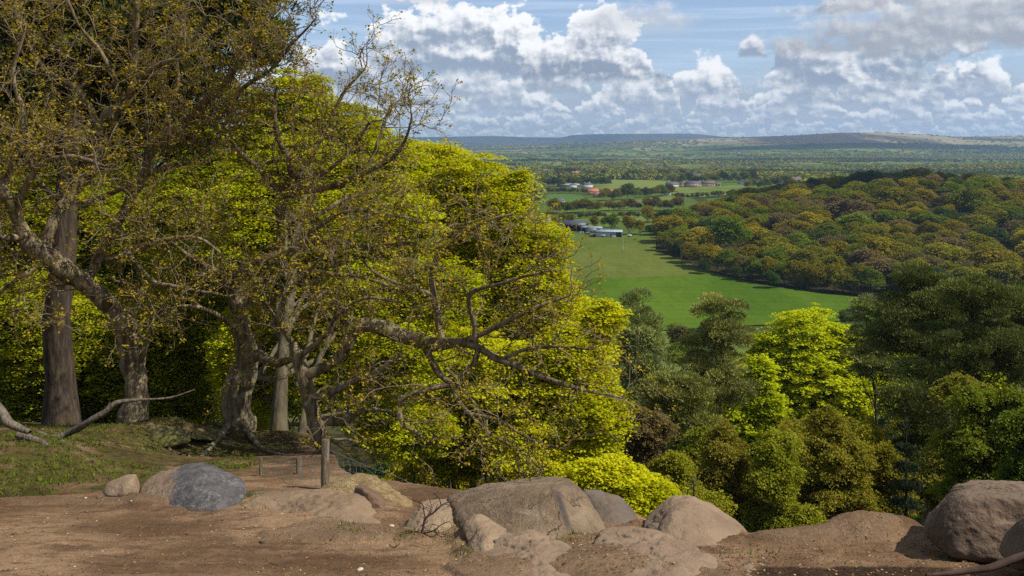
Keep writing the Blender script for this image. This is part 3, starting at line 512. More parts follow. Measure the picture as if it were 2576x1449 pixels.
for i,(lab,run) in enumerate((('gnarled root snaking down the bank from the twisted oak',[(575,1118,20.3,9),(540,1128,19.2,7),(500,1140,18.2,5),(470,1150,17.4,3)]),('thin root running from the twisted oak towards the netting',[(625,1122,20.2,8),(655,1135,19.4,6),(700,1146,18.4,4),(735,1158,17.6,3)]),('root of the leaning oak gripping the mossy hummock',[(352,1075,19.7,9),(385,1090,19.0,7),(430,1106,18.3,5),(455,1125,17.5,3)]))):
    pr=[]
    for a_,b_,Y_,r_ in run: x_=(a_-CX)/F*Y_; z_=float(hg(np.array([x_]),np.array([Y_]))[0])+.01; pr.append((a_,HOR-F*z_/Y_,Y_,r_))
    stick('tree_root',lab,'root',[pr],M_OAK,8,0,40+i)
# ---------------------------------------------------------------- post and wire fence
fe=thing('wire_fence',on_ground(818,1232,0),'sagging green wire fence on weathered posts behind the outcrop','fence')
def rel(o,P): return np.asarray(P)-np.array(o.location)
M_POST=mat_bark('weathered_post',(0.09,0.068,0.045),(0.19,0.15,0.10),0.15,0.2,3.0); M_WIRE=mat_plain('galvanised_wire',(0.16,0.165,0.15),0.6,0.2); M_NET=mat_plain('green_netting',(0.09,0.17,0.14),0.6,0.2)
def post(px,pt,pb,Y,wpx):
    b=W(px,pb,Y); a=W(px,pt,Y); r=wpx/2/F*Y; q=np.array([b-[0,0,.3],a-[0,0,.01],a]); V,Q=tubes([(q,np.array([r,r*.98,r*.8]))],10); n=len(V); top=np.array([[n-10+i for i in range(10)]]); 
    V=V+0.006*np.stack([fbm(V+k,9,2,k) for k in range(3)],1)
    put('post',mesh('post',rel(fe,V),[Q,top],M_POST,False),fe)
post(818,1105,1232,13.2,21); post(656,1152,1230,14.8,9); post(752,1150,1240,15.0,14)
def wire(name,runs,rad,mat):
    P=[]
    for run in runs:
        q=smooth_poly([(*W(a,b,Y),rad) for a,b,Y in run],5); P.append((rel(fe,q[:,:3]),q[:,3]))
    V,Q=tubes(P,4); put(name,mesh(name,V,Q,mat),fe)
wire('wire',[[(820,1128,13.1),(870,1150,12.9),(930,1175,12.7),(1000,1200,12.4),(1060,1228,12.0),(1125,1248,11.4)],[(820,1128,13.1),(780,1138,13.8),(740,1145,14.4),(656,1160,14.8)]],0.0026,M_WIRE)
g=random.Random(5); net=[]
for i in range(23):
    t=(i+g.uniform(-.4,.4))/22; px=664+(815-664)*t+g.uniform(-2,2); Y=14.7-1.4*t; top=1166-10*math.sin(t*3.1)-(10*t)+g.uniform(-2,3); bot=top+g.uniform(50,82)
    net.append([(px,top,Y),(px+g.uniform(-5,5),(top+bot)/2,Y),(px+g.uniform(-7,7),bot,Y)])
for k in range(4):
    net.append([(664+(815-664)*t/8,1166-10*math.sin(t/8*3.1)-10*t/8+k*24+g.uniform(-2,2),14.7-1.4*t/8) for t in range(9)])
net+= [[(824,1140+k*24,13.05),(860,1158+k*20,12.8),(910,1172+k*24,12.3),(960,1210+k*18,11.9),(1010,1240+k*16,11.4)] for k in range(4)]
for i in range(9): net.append([(832+i*16,1143+i*8,13.0-i*.12),(834+i*16,1180+i*8,12.9-i*.12),(832+i*17,1216+i*7,12.8-i*.12)])
wire('netting',net,0.0022,M_NET)
# ================================================================= near trees
def sub_branches(limbs,rnd,s2=.42,l2=(.9,2.3),s3=.22,l3=(.35,.95),s4=.10,l4=(.12,.34),r=(.017,.0085,.0052),start=.12,up=.06,fill=1.0):
    """gnarled twigs along traced limbs -> (polys, tips)"""
    U=rnd.uniform
    def nrm(a):
        m=math.sqrt(a[0]*a[0]+a[1]*a[1]+a[2]*a[2]) or 1; return (a[0]/m,a[1]/m,a[2]/m)
    def grow(p,d,l,r0,r1,n,wig,upb):
        pts=[p]; rs=[r0]
        for k in range(n):
            d=nrm((d[0]+U(-wig,wig),d[1]+U(-wig,wig),d[2]+U(-wig,wig)+upb)); st=l/n
            p=(p[0]+d[0]*st,p[1]+d[1]*st,p[2]+d[2]*st); pts.append(p); rs.append(r0+(r1-r0)*(k+1)/n)
        return pts,rs
    def along(pts,sp,first):
        acc=first
        for a,b in zip(pts[:-1],pts[1:]):
            v=(b[0]-a[0],b[1]-a[1],b[2]-a[2]); L=math.sqrt(v[0]**2+v[1]**2+v[2]**2)
            if L<1e-6: continue
            while acc<L:
                t=acc/L; yield (a[0]+v[0]*t,a[1]+v[1]*t,a[2]+v[2]*t),(v[0]/L,v[1]/L,v[2]/L); acc+=sp*U(.6,1.4)
            acc-=L
    def side(t,fw):
        q=nrm((U(-1,1),U(-1,1),U(-1,1))); dt=q[0]*t[0]+q[1]*t[1]+q[2]*t[2]; q=nrm((q[0]-dt*t[0],q[1]-dt*t[1],q[2]-dt*t[2]))
        return nrm((q[0]+fw*t[0],q[1]+fw*t[1],q[2]+fw*t[2]+.12))
    P2=[];P3=[];P4=[];tips=[]
    for q in limbs:
        pts=[tuple(a[:3]) for a in q]; L=sum(math.dist(a,b) for a,b in zip(pts[:-1],pts[1:])); rl=[a[3] for a in q]
        ends=list(along(pts,s2/fill,start*L+U(0,.2)))+[(pts[-1],nrm(tuple(b-a for a,b in zip(pts[-2],pts[-1]))))]*2
        for i,(p,t) in enumerate(ends):
            k=1-.62*min(1,i/max(1,len(ends)-2)); P2.append(grow(p,side(t,.55),U(*l2)*k,r[0]*U(.7,1.2)*(.5+.5*k),r[1],6,.42,up))
    for pts,_ in P2:
        for p,t in list(along(pts,s3,.25))+[(pts[-1],nrm(tuple(b-a for a,b in zip(pts[-2],pts[-1]))))]:
            P3.append(grow(p,side(t,.7),U(*l3),r[1]*U(.75,1.1),r[2],5,.5,up))
    for pts,_ in P3:
        for p,t in list(along(pts,s4,.08))+[(pts[-1],nrm(tuple(b-a for a,b in zip(pts[-2],pts[-1]))))]:
            q=grow(p,side(t,.9),U(*l4),r[2]*U(.8,1.1),r[2]*.6,3,.5,up); P4.append(q); tips.append(q[0][-1])
    return P2,P3,P4,tips
def npl(L): return [(np.array(a),np.array(b)) for a,b in L]
def oak(label,trunk,limbs,seed,leafcol,leafn=4,leafs=.062,kw=None,group=None,leafp=.62):
    """trunk/limbs: rows (px,py,depth,radius px)"""
    conv=lambda run:smooth_poly([(*W(a,b,Y),r/F*Y) for a,b,Y,r in run],4)
    tr=conv(trunk); base=tr[0,:3].copy(); zb=float(hg(np.array([base[0]]),np.array([base[1]]))[0]); loc=np.array([base[0],base[1],min(zb,base[2])])
    o=thing('oak_tree',loc,label,'tree',group)
    foot=np.vstack([[tr[0,0],tr[0,1],min(zb,tr[0,2])-.35,tr[0,3]*1.35],tr])
    def body(q,name,sides,par,knob):
        V,Q=tubes([(q[:,:3],q[:,3])],sides); rr=np.repeat(q[:,3],sides)
        ctr=np.repeat(q[:,:3],sides,axis=0); d=(V-ctr)/np.maximum(rr[:,None],1e-6)
        V=V+d*(rr*knob*fbm(V+seed,3.2,4,seed,.6)*1.6)[:,None]
        return put(name,mesh(name,V-loc,Q,M_OAK,True),par)
    dn=[];a=np.arange(len(foot)); fi=np.interp(np.linspace(0,len(foot)-1,len(foot)*3),a,a); foot=np.stack([np.interp(fi,a,foot[:,k]) for k in range(4)],1)
    body(foot,'trunk',20,o,.30); Lc=[]
    for l in limbs:
        q=conv(l); k=np.linspace(0,len(q)-1,len(q)*2); q2=np.stack([np.interp(k,np.arange(len(q)),q[:,j]) for j in range(4)],1)
        q2[:,:3]+=np.stack([fbm(q2[:,:3]+j*7+seed,1.8,3,j) for j in range(3)],1)*np.minimum(q2[:,3:4]*1.1,.10)
        body(q2,'limb',10,o,.24); Lc.append(q2)
    P2,P3,P4,tips=sub_branches([list(map(tuple,q)) for q in Lc],random.Random(seed),**(kw or {}))
    V,Q=tubes(npl(P2)+npl(P3),4); V4,Q4=tubes(npl(P4),3); 
    put('twigs',mesh('twigs',np.concatenate([V,V4])-loc,np.concatenate([Q,Q4+len(V)]),M_TWIG),o)
    g=np.random.default_rng(seed); T=np.array(tips); T=T[g.uniform(0,1,len(T))<leafp]; Cn=np.repeat(T,leafn,0)+g.normal(0,.038,(len(T)*leafn,3))
    Vl,Ql=leaf_quads(Cn-loc,leafs,leafs*.6,.5,g); vv=np.clip(np.repeat(g.uniform(0,1,len(T)),leafn)*.6+g.uniform(0,.4,len(Cn)),0,1)
    put('crown',mesh('crown',Vl,Ql,M_OAKLEAF,fattr={'v':vv}),o,color=leafcol)
    return o
OAKC=(0.20,0.145,0.022)
A=20.0
oak('leaning oak whose trunk bends over towards the old pine, with bare twiggy crown',
 [(336,1068,A,40),(338,1035,A,33),(341,985,A,29),(338,930,A,29),(335,880,A,30),(322,835,A,31),(302,795,A,29),(288,765,A,26)],
 [[(298,785,A,25),(262,752,19.9,23),(215,716,19.7,25),(160,680,19.4,28),(100,632,19.2,27),(62,592,19,21),(40,540,18.8,17),(10,470,18.6,14),(-30,395,18.4,11)],
  [(105,640,19.2,17),(135,560,19.4,15),(175,500,19.8,14),(220,440,20,14),(240,390,20.1,13),(243,335,20.1,12),(264,296,20.1,13),(300,272,20,13),(327,240,20,11),(334,180,20,9),(340,100,19.8,8),(344,20,19.6,7),(350,-90,19.4,5)],
  [(243,345,20.1,9),(232,290,20.3,8),(205,235,20.4,7),(165,205,20.4,6),(110,170,20.3,5),(70,110,20.2,4),(40,30,20,3)],
  [(322,250,20,8),(348,212,19.7,8),(385,172,19.4,6),(430,150,19.2,5),(480,110,19,4),(520,40,18.8,3)],
  [(215,716,19.8,14),(262,610,20.3,13),(325,510,20.6,13),(368,430,20.8,14),(378,378,20.8,14),(408,338,20.7,15),(450,312,20.5,13),(505,270,20.2,11),(545,235,20,9),(580,190,19.8,8),(630,125,19.5,6),(665,60,19.2,4)],
  [(455,312,20.5,8),(520,292,20.4,7),(570,278,20.3,7),(620,215,20,6),(675,180,19.8,5),(725,120,19.6,4),(770,75,19.4,3),(795,45,19.3,2)],
  [(410,335,20.7,8),(425,275,20.8,7),(448,215,20.8,6),(446,150,20.7,6),(455,80,20.6,5),(475,0,20.4,4)],
  [(262,620,20.3,6),(300,575,19.8,5),(315,625,19.6,6),(345,668,19.4,6),(400,712,19.2,5),(470,725,19,4),(560,742,18.8,3)],
  [(40,540,18.8,9),(75,450,18.6,8),(120,400,18.4,7),(190,395,18.2,6),(260,420,18,4)],
  [(10,470,18.6,8),(40,380,18.3,7),(60,290,18.1,6),(30,190,18,5),(60,80,17.9,4)],
  [(62,592,19,10),(20,600,18.7,9),(-30,570,18.5,7),(-80,520,18.3,5)],
  [(170,510,19.8,8),(110,470,19.6,7),(70,400,19.4,5),(20,330,19.3,4)],
  [(300,272,20,8),(290,200,19.7,6),(255,130,19.5,5),(200,70,19.3,4),(170,0,19.2,3)],
  [(365,440,20.8,8),(430,420,20.2,7),(500,395,19.9,6),(560,340,19.7,4)],
  [(240,660,20,7),(330,640,19.6,6),(420,600,19.3,5),(500,600,19.1,4),(560,640,19,2)],
  [(345,930,A,6),(372,865,19.7,4),(385,800,19.6,3),(372,735,19.5,2)],
  [(130,655,19.3,8),(60,690,19,7),(10,730,18.8,5),(-40,780,18.7,4)]],
 101,(0.28,0.24,0.027),8,.062,dict(s2=.34,start=.15,l2=(.8,2.0),s3=.19,s4=.105))
B=20.6
oak('twisted oak with a dark crooked stem, standing above the undercut mossy ledge',
 [(597,1125,B,48),(597,1085,B,41),(598,1030,B,37),(602,985,B,36),(610,945,B,33),(622,905,B,30),(616,870,B,24),(608,830,B,23),(602,785,B,22),(594,745,B,20)],
 [[(594,755,B,19),(600,705,20.4,18),(622,670,20.2,17),(660,655,20,15),(702,645,19.8,14),(745,622,19.6,12),(795,603,19.4,10),(860,610,19.1,8),(940,622,18.8,7),(1050,612,18.5,4)],
  [(602,770,B,16),(636,728,20.7,15),(678,700,20.8,14),(703,650,20.8,14),(708,590,20.8,14),(705,530,20.7,14),(714,488,20.6,13),(732,440,20.4,11),(726,400,20.3,9),(702,345,20.1,8),(690,280,19.9,6),(696,215,19.7,4)],
  [(712,492,20.6,11),(768,478,20.3,10),(830,470,20,9),(882,450,19.7,8),(935,430,19.5,6),(1000,385,19.2,5),(1030,320,19,3)],
  [(728,465,20.5,8),(765,415,20.7,7),(805,350,20.8,6),(832,290,20.8,5),(872,225,20.7,4),(912,180,20.6,2.5)],
  [(594,750,B,10),(560,700,20.2,8),(520,668,19.9,7),(470,640,19.6,5),(420,600,19.4,3)],
  [(714,490,20.6,8),(655,430,20.3,7),(605,385,20,6),(565,330,19.8,5),(540,260,19.6,3)],
  [(882,450,19.7,6),(930,410,19.9,5),(960,335,20,4),(985,262,20.1,2.5)],
  [(745,622,19.6,8),(805,565,19.3,6),(880,532,19,6),(965,540,18.7,5),(1070,560,18.4,3)],
  [(622,905,B,17),(652,892,20.3,15),(695,912,19.9,12),(735,905,19.6,9),(790,870,19.2,6),(850,820,18.9,4)],
  [(608,830,B,9),(560,800,20.1,6),(510,775,19.7,5),(450,770,19.4,3)],
  [(705,540,20.7,8),(780,545,21.2,7),(870,500,21.6,6),(960,470,21.8,4)],
  [(703,650,20.8,8),(790,680,20.4,7),(880,690,20,6),(980,720,19.7,4)],
  [(732,440,20.4,7),(800,440,19.8,6),(880,380,19.4,5),(930,310,19.1,3)]],
 102,(0.29,0.26,0.025),8,.062,dict(s2=.38,start=.14,l2=(.8,1.9),s3=.20,s4=.11))
D=18.6
oak('thin crooked oak sprawling low over the sand mound, with lichen spotted limbs',
 [(815,1125,D,20),(803,1090,D,19),(788,1045,D,17),(776,995,D,17),(766,945,D,17),(750,902,D,16),(736,862,D,13)],
 [[(766,945,D,14),(818,918,18.5,13),(856,897,18.4,15),(870,862,18.3,18),(886,834,18.3,20),(915,823,18.3,20),(960,832,18.3,19),(1012,851,18.3,19),(1062,862,18.2,19),(1112,866,18.1,16),(1162,864,18,12),(1202,874,17.9,10),(1262,903,17.7,9),(1332,936,17.4,8),(1412,966,17.1,6),(1500,986,16.9,4),(1565,1002,16.7,2)],
  [(1062,862,18.2,11),(1088,908,18,9),(1112,945,17.8,8),(1136,968,17.7,8),(1152,1002,17.6,7),(1182,1042,17.4,6),(1232,1092,17.2,3)],
  [(1202,874,17.9,8),(1190,915,17.8,7),(1150,955,17.8,7)],
  [(1112,866,18.1,10),(1102,800,18.3,9),(1090,742,18.4,8),(1086,690,18.4,7),(1112,640,18.3,6),(1152,598,18.2,5),(1182,540,18,3)],
  [(1200,868,17.9,8),(1192,800,17.8,7),(1182,742,17.8,6),(1232,720,17.6,5),(1302,700,17.4,4),(1385,680,17.2,2.5)],
  [(1162,864,18,8),(1222,835,17.8,7),(1282,802,17.6,6),(1352,772,17.4,5),(1435,742,17.2,3)],
  [(1136,968,17.7,7),(1082,976,17.7,7),(1022,1000,17.7,7),(1006,1032,17.7,7),(1016,1066,17.6,6),(1046,1086,17.5,5),(1078,1112,17.4,3)],
  [(796,1070,D,9),(832,1062,18.8,11),(870,1056,18.9,12),(896,1040,18.9,9),(935,1030,18.8,6),(985,1036,18.6,4)],
  [(776,995,D,8),(820,990,18.4,9),(885,962,18.2,9),(950,935,18,8),(1010,890,17.9,5)],
  [(736,862,D,9),(702,800,18.4,7),(722,740,18.3,6),(762,700,18.1,5),(805,650,17.9,3)],
  [(750,902,D,8),(800,860,18.2,6),(850,790,18,5),(920,750,17.8,4),(1000,760,17.6,3)],
  [(1262,903,17.7,6),(1320,880,17.5,5),(1400,870,17.2,4),(1490,880,17,2.5)],
  [(1182,1042,17.4,5),(1260,1060,17.2,4),(1340,1110,17,4),(1420,1130,16.8,3)],
  [(1232,1092,17.2,3),(1300,1130,17,3),(1360,1180,16.8,2)],
  [(1090,742,18.4,6),(1020,720,18.2,5),(950,690,18,4),(900,640,17.8,3)],
  [(1152,598,18.2,4),(1220,560,18,4),(1290,540,17.8,3)],
  [(808,1100,D,8),(838,1108,18.4,6),(862,1116,18.3,3)]],
 103,(0.31,0.27,0.024),8,.060,dict(s2=.42,l2=(.6,1.6),start=.14,s3=.21,s4=.12))
# ---------------------------------------------------------------- leafy crowns
def crown_points(lobes,n_sprays,per,sr,rng,gap=.5,shell=.55,droop=.5,dom=1.0):
    Lb=np.asarray(lobes,float); w=(Lb[:,3]*Lb[:,4]+Lb[:,3]*Lb[:,5]+Lb[:,4]*Lb[:,5]); k=rng.choice(len(Lb),n_sprays,p=w/w.sum())
    u=unit(rng,n_sprays); u[:,2]=np.where(rng.uniform(0,1,n_sprays)<.35*dom,np.abs(u[:,2]),u[:,2]); rr=shell+(1-shell)*rng.uniform(0,1,n_sprays)**.6; rr=np.where(rng.uniform(0,1,n_sprays)<.10,rr*rng.uniform(1.0,1.28,n_sprays),rr)
    off=u*rr[:,None]; lump=1+.42*fbm(u*1.7+k[:,None]*5.3,1.5,4,7,.6); P=Lb[k,:3]+off*Lb[k,3:]*lump[:,None]
    ph=(k*0.618)%1.0; P[:,2]=gap*(np.round(P[:,2]/gap+ph)-ph)*.30+P[:,2]*.70
    a=rng.uniform(0,2*math.pi,(n_sprays,per)); q=sr*np.sqrt(rng.uniform(0,1,(n_sprays,per)))*rng.uniform(.7,1.25,(n_sprays,1))
    out=u[:,:2]/np.maximum(np.linalg.norm(u[:,:2],axis=1,keepdims=True),1e-6)
    along=q*np.cos(a)*1.45; across=q*np.sin(a)*.8
    X=P[:,0:1]+out[:,0:1]*along-out[:,1:2]*across; Y=P[:,1:2]+out[:,1:2]*along+out[:,0:1]*across
    Z=P[:,2:3]-droop*.35*(along/sr)*sr+rng.normal(0,.10*sr,(n_sprays,per))
    v=np.clip(rng.uniform(0,1,len(Lb))[k][:,None]*.42+rng.uniform(0,1,(n_sprays,1))*.26+rng.uniform(0,.34,(n_sprays,per)),0,1)
    return np.stack([X,Y,Z],-1).reshape(-1,3),v.ravel(),np.repeat(u,per,0)
def wood_mesh(height,lobes,r0,rng,top=.8,limbs=True,lean=(0,0),fork=.25):
    tp=[];n=9
    for i in range(n):
        t=i/(n-1); tp.append((lean[0]*t*t+rng.normal(0,.012)*height*t*.6,lean[1]*t*t+rng.normal(0,.012)*height*t*.6,-.6+t*(height*top+.6)))
    tp=np.array(tp); tr=r0*(1-.82*np.linspace(0,1,n)); tr[0]*=1.5; tr[1]*=1.1; P=[(tp,tr)]
    if limbs:
        for l in lobes:
            c=np.array(l[:3]); t=np.clip((c[2]/height)*.62-.05+rng.uniform(-.06,.06),fork,.95); b=np.array([np.interp(t,np.linspace(0,1,n),tp[:,j]) for j in range(3)])
            q=[]; 
            for i in range(6):
                s=i/5; q.append(b*(1-s)+c*s+np.array([0,0,-.12*math.sin(s*math.pi)*np.linalg.norm(c-b)])+rng.normal(0,.03,3)*np.linalg.norm(c-b)*(0<i))
            rb=r0*(1-.8*t)*.55; P.append((np.array(q),np.linspace(rb,rb*.18,6)))
            for m in range(3):
                d=unit(rng,1)[0]; e=c+d*np.array(l[3:])*.8; P.append((np.array([q[3],(q[4]+e)/2+rng.normal(0,.1,3),e]),np.array([rb*.35,rb*.2,rb*.08])))
    return P
def split(lobes,k,rng,f=.52):
    out=[]
    for l in lobes:
        u=unit(rng,k)*rng.uniform(.35,.85,(k,1)); s=rng.uniform(f*.6,f*1.15,(k,1))
        out+=[(l[0]+a[0]*l[3],l[1]+a[1]*l[4],l[2]+a[2]*l[5],l[3]*b[0],l[4]*b[0],l[5]*b[0]) for a,b in zip(u,s)]
    return out
def leafy(name,label,cat,x,y,lobes_w,leaf,n_sprays,per,sr,color,seed,r0=.3,bark=None,gap=.5,group=None,up=1.1,z=None,shell=.55,droop=.5,mat=None,asp=.7,trunk_top=.8,nsp=4,core=.86,f=.52):
    """lobes_w: ellipsoids in world space (cx,cy,cz,rx,ry,rz)"""
    rng=np.random.default_rng(seed); z0=float(h(np.array([x]),np.array([y]))[0]) if z is None else z
    loc=np.array([x,y,z0]); Lb=np.array(lobes_w,float); Lb[:,:3]-=loc; H=float((Lb[:,2]+Lb[:,5]).max())
    o=thing(name,loc,label,cat,group); Lw=Lb; Lb=np.concatenate([Lb*np.array([1,1,1,core,core,core]),np.array(split(Lb,nsp,rng,f))])
    P=wood_mesh(H,Lw,r0,rng,lean=(float(np.average(Lw[:,0]))*.7,float(np.average(Lw[:,1]))*.7),top=trunk_top)
    V,Q=tubes(P[:1],12); put('trunk',mesh('trunk',V,Q,bark or M_BEECH,True),o)
    if len(P)>1: V,Q=tubes([p for p in P[1:] if len(p[0])==6]+[p for p in P[1:] if len(p[0])!=6],5); put('limbs',mesh('branch',V,Q,bark or M_BEECH,True),o).name='branchwork'
    Cn,v,_=crown_points(Lb,n_sprays,per,sr,rng,gap,shell,droop); Vl,Ql=leaf_quads(Cn,leaf,leaf*asp,up,rng)
    put('crown',mesh('crown',Vl,Ql,mat or M_LEAF,fattr={'v':v}),o,color=color); return o
def PE(Y,*els):
    """pixel ellipses at depth Y -> world ellipsoids (px,py,rx,ry[,dy,depth radius])"""
    out=[]
    for e in els:
        px,py,rx,ry=e[:4]; dy=e[4] if len(e)>4 else 0; Yc=Y+dy; c=W(px,py,Yc); ax=rx/F*Yc; az=ry/F*Yc; ay=e[5] if len(e)>5 else (ax+az)/2
        out.append((c[0],c[1],c[2],ax,ay,az))
    return out
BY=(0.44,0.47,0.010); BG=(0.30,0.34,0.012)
X=lambda px,Y:(px-CX)/F*Y
leafy('beech_tree','great yellow green beech in fresh leaf whose rounded shoulder meets the pasture','tree',X(1190,41),41,PE(38,(1090,450,120,105,3),(1195,470,110,100,1),(1262,545,86,112,0),(1318,695,116,122,0),(1180,700,190,170,3),(1050,600,150,150,4),(1400,800,105,110,-1),(1290,840,150,130,0),(1310,455,34,36,0)),0.120,12090,24,0.33,BY,201,.42,gap=.55)
leafy('beech_tree','yellow beech with layered sprays sweeping low over the stained boulder','tree',X(1330,35),35,PE(32,(1440,915,110,120),(1330,960,170,120),(1480,1060,100,110,-1),(1360,1110,170,80,-1),(1180,960,170,150,2),(1120,1090,150,90,1),(1230,1150,150,60,0),(1520,800,45,50,0)),0.108,12090,24,0.30,BY,202,.35,gap=.5)
leafy('beech_tree','tall beech with the pale smooth trunk just behind the twisted oak','tree',X(700,24.2),24.2,PE(29,(760,270,85,90,2),(850,340,120,100,2),(940,440,120,110,1),(760,440,160,130,1),(880,570,180,140,0),(690,600,150,150,0),(1000,560,110,120,0),(650,330,90,110,2)),0.096,13020,24,0.27,(0.40,0.45,0.010),203,.21,gap=.45,trunk_top=.7)
leafy('beech_tree','slimmer twin beech trunk close behind the lower end of the thin crooked oak','tree',X(755,24.4),24.4,PE(27,(930,760,170,130,1),(820,850,150,120,1),(1000,900,150,110,0),(900,990,160,90,0),(1000,1090,130,70,0),(780,720,130,110,2),(1080,780,110,110,1),(640,900,120,160,2)),0.092,13020,24,0.25,(0.40,0.45,0.010),204,.13,gap=.42,trunk_top=.6)
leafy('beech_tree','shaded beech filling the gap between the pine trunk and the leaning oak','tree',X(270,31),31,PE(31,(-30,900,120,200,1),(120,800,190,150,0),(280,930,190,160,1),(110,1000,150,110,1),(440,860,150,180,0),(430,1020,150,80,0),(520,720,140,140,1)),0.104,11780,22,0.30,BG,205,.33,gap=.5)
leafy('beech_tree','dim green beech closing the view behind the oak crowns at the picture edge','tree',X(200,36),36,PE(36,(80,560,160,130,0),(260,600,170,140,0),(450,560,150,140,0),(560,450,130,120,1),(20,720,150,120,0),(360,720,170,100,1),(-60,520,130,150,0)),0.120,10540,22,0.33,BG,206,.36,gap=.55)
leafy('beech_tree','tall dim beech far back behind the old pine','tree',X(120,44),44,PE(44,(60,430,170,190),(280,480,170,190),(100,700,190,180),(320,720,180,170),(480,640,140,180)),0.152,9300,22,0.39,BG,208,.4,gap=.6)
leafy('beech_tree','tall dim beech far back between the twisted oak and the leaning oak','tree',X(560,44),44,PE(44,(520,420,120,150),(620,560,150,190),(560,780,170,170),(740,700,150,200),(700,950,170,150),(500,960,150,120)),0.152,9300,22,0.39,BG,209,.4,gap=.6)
leafy('beech_sapling','low bright yellow beech sapling crowding behind the dark leaf strewn rock','tree',X(1530,21.5),21.5,PE(21.5,(1530,1200,90,55,0),(1470,1215,70,50,0),(1610,1225,70,45,.5),(1660,1260,60,40,0),(1560,1290,120,60,0)),.085,2600,24,.22,(0.47,0.50,0.010),207,.10,gap=.28)
# ---------------------------------------------------------------- pines
def needles(cl,per,L,Wd,rng):
    """cl: clump ellipsoids"""
    Cl=np.asarray(cl,float); n=len(Cl); u=unit(rng,n*per).reshape(n,per,3); u[...,2]=np.where(rng.uniform(0,1,(n,per))<.6,np.abs(u[...,2]),u[...,2]); r=rng.uniform(.3,1,(n,per,1))**.4
    P=(Cl[:,None,:3]+u*r*Cl[:,None,3:]).reshape(-1,3); d=u.reshape(-1,3)+np.array([0,0,.7])+rng.normal(0,.5,(n*per,3)); d/=np.linalg.norm(d,axis=1,keepdims=True)
    s=np.cross(d,unit(rng,len(d))); s/=np.maximum(np.linalg.norm(s,axis=1,keepdims=True),1e-6); l=L*rng.uniform(.6,1.3,(len(d),1)); w=Wd*rng.uniform(.7,1.3,(len(d),1))
    V=np.stack([P-s*w*.3,P+d*l*.55+s*w*.5,P+d*l,P+d*l*.55-s*w*.5],1).reshape(-1,3)
    v=np.clip(np.repeat(rng.uniform(0,1,n),per)*.62+rng.uniform(0,.38,len(P)),0,1); return V,np.arange(4*len(P),dtype=np.int32).reshape(-1,4),v
def pine(label,x,y,lobes_w,n_clump,per,L,Wd,cs,color,seed,r0=.25,group=None,z=None,name='pine_tree',flat=.36):
    rng=np.random.default_rng(seed); z0=float(h(np.array([x]),np.array([y]))[0]) if z is None else z
    loc=np.array([x,y,z0]); Lb=np.array(lobes_w,float); Lb[:,:3]-=loc; H=float((Lb[:,2]+Lb[:,5]).max()); o=thing(name,loc,label,'tree',group)
    w=Lb[:,3]*Lb[:,5]; k=rng.choice(len(Lb),n_clump,p=w/w.sum()); u=unit(rng,n_clump); c=Lb[k,:3]+u*Lb[k,3:]*(.35+.65*rng.uniform(0,1,(n_clump,1))**.5)
    cl=np.concatenate([c,np.stack([rng.uniform(.7,1.3,n_clump)*cs,rng.uniform(.7,1.3,n_clump)*cs,rng.uniform(.7,1.2,n_clump)*cs*flat],1)],1)
    n=9; top=np.array([np.average(Lb[:,0]),np.average(Lb[:,1])]); tp=np.array([(top[0]*t**3*.8,top[1]*t**3*.8,-.6+t*(H*.93+.6)) for t in np.linspace(0,1,n)]); tp[1:,:2]+=rng.normal(0,.012*H,(n-1,2))
    tr=r0*(1-.85*np.linspace(0,1,n)**1.2); tr[0]*=1.35; V,Q=tubes([(tp,tr)],12); V=V+.04*np.stack([fbm(V+j,2,3,j) for j in range(3)],1)*r0*3; put('trunk',mesh('trunk',V,Q,M_PINEB,True),o)
    P=[]
    for i in rng.choice(n_clump,min(n_clump,55),replace=False):
        e=c[i]; t=np.clip(e[2]/H-rng.uniform(.0,.10),.12,.97); b=np.array([np.interp(t*H*.93,tp[:,2],tp[:,j]) for j in range(3)]); m=(b+e)/2+rng.normal(0,.05,3)*np.linalg.norm(e-b); rb=r0*(1-.8*t)*.35
        P.append((np.array([b,(b+m)/2,m,(m+e)/2+np.array([0,0,.1]),e]),np.array([rb,rb*.8,rb*.6,rb*.4,rb*.15])))
    V,Q=tubes(P,5); put('branchwork',mesh('branch',V,Q,M_PINEB,True),o)
    V,Q,v=needles(cl,per,L,Wd,rng); put('crown',mesh('crown',V,Q,M_NEEDLE,fattr={'v':v}),o,color=color); return o
PC=(0.068,0.085,0.040); PD=(0.075,0.092,0.036)
pine('old pine with a stout dark trunk and heavy crown behind the leaning oak',X(155,23.5),23.5,PE(24.5,(640,70,60,110,0,1.2),(540,110,120,140,0,1.6),(400,130,160,170,0,1.6),(230,110,180,180,0,1.8),(80,150,160,200,0,1.8),(380,330,130,110,1,1.2),(120,330,150,90,1,1.2),(500,270,110,60,1,1.0),(620,-60,100,120,0,1.5),(350,-120,260,160,0,2),(20,30,160,160,0,1.8),(-40,280,140,140,0,1.5),(300,230,160,130,1,1.4)),520,420,.17,.040,.60,PD,301,.38,flat=.6)
pine('bluish conical pine at the edge of the great yellow beech',X(1608,74),74,PE(74,(1603,775,25,32),(1605,830,45,40),(1612,885,62,40),(1620,935,66,40),(1612,985,50,40)),107,370,0.31,0.058,0.83,(0.242, 0.290, 0.108),302,.28,flat=.6)
pine('round headed pine with reddish stem standing against the green meadow',X(1812,80),80,PE(80,(1800,785,62,38),(1820,845,72,42),(1770,870,40,35),(1800,920,70,45),(1830,980,60,45),(1750,960,50,40)),126,370,0.31,0.058,0.87,(0.254, 0.273, 0.087),303,.30)
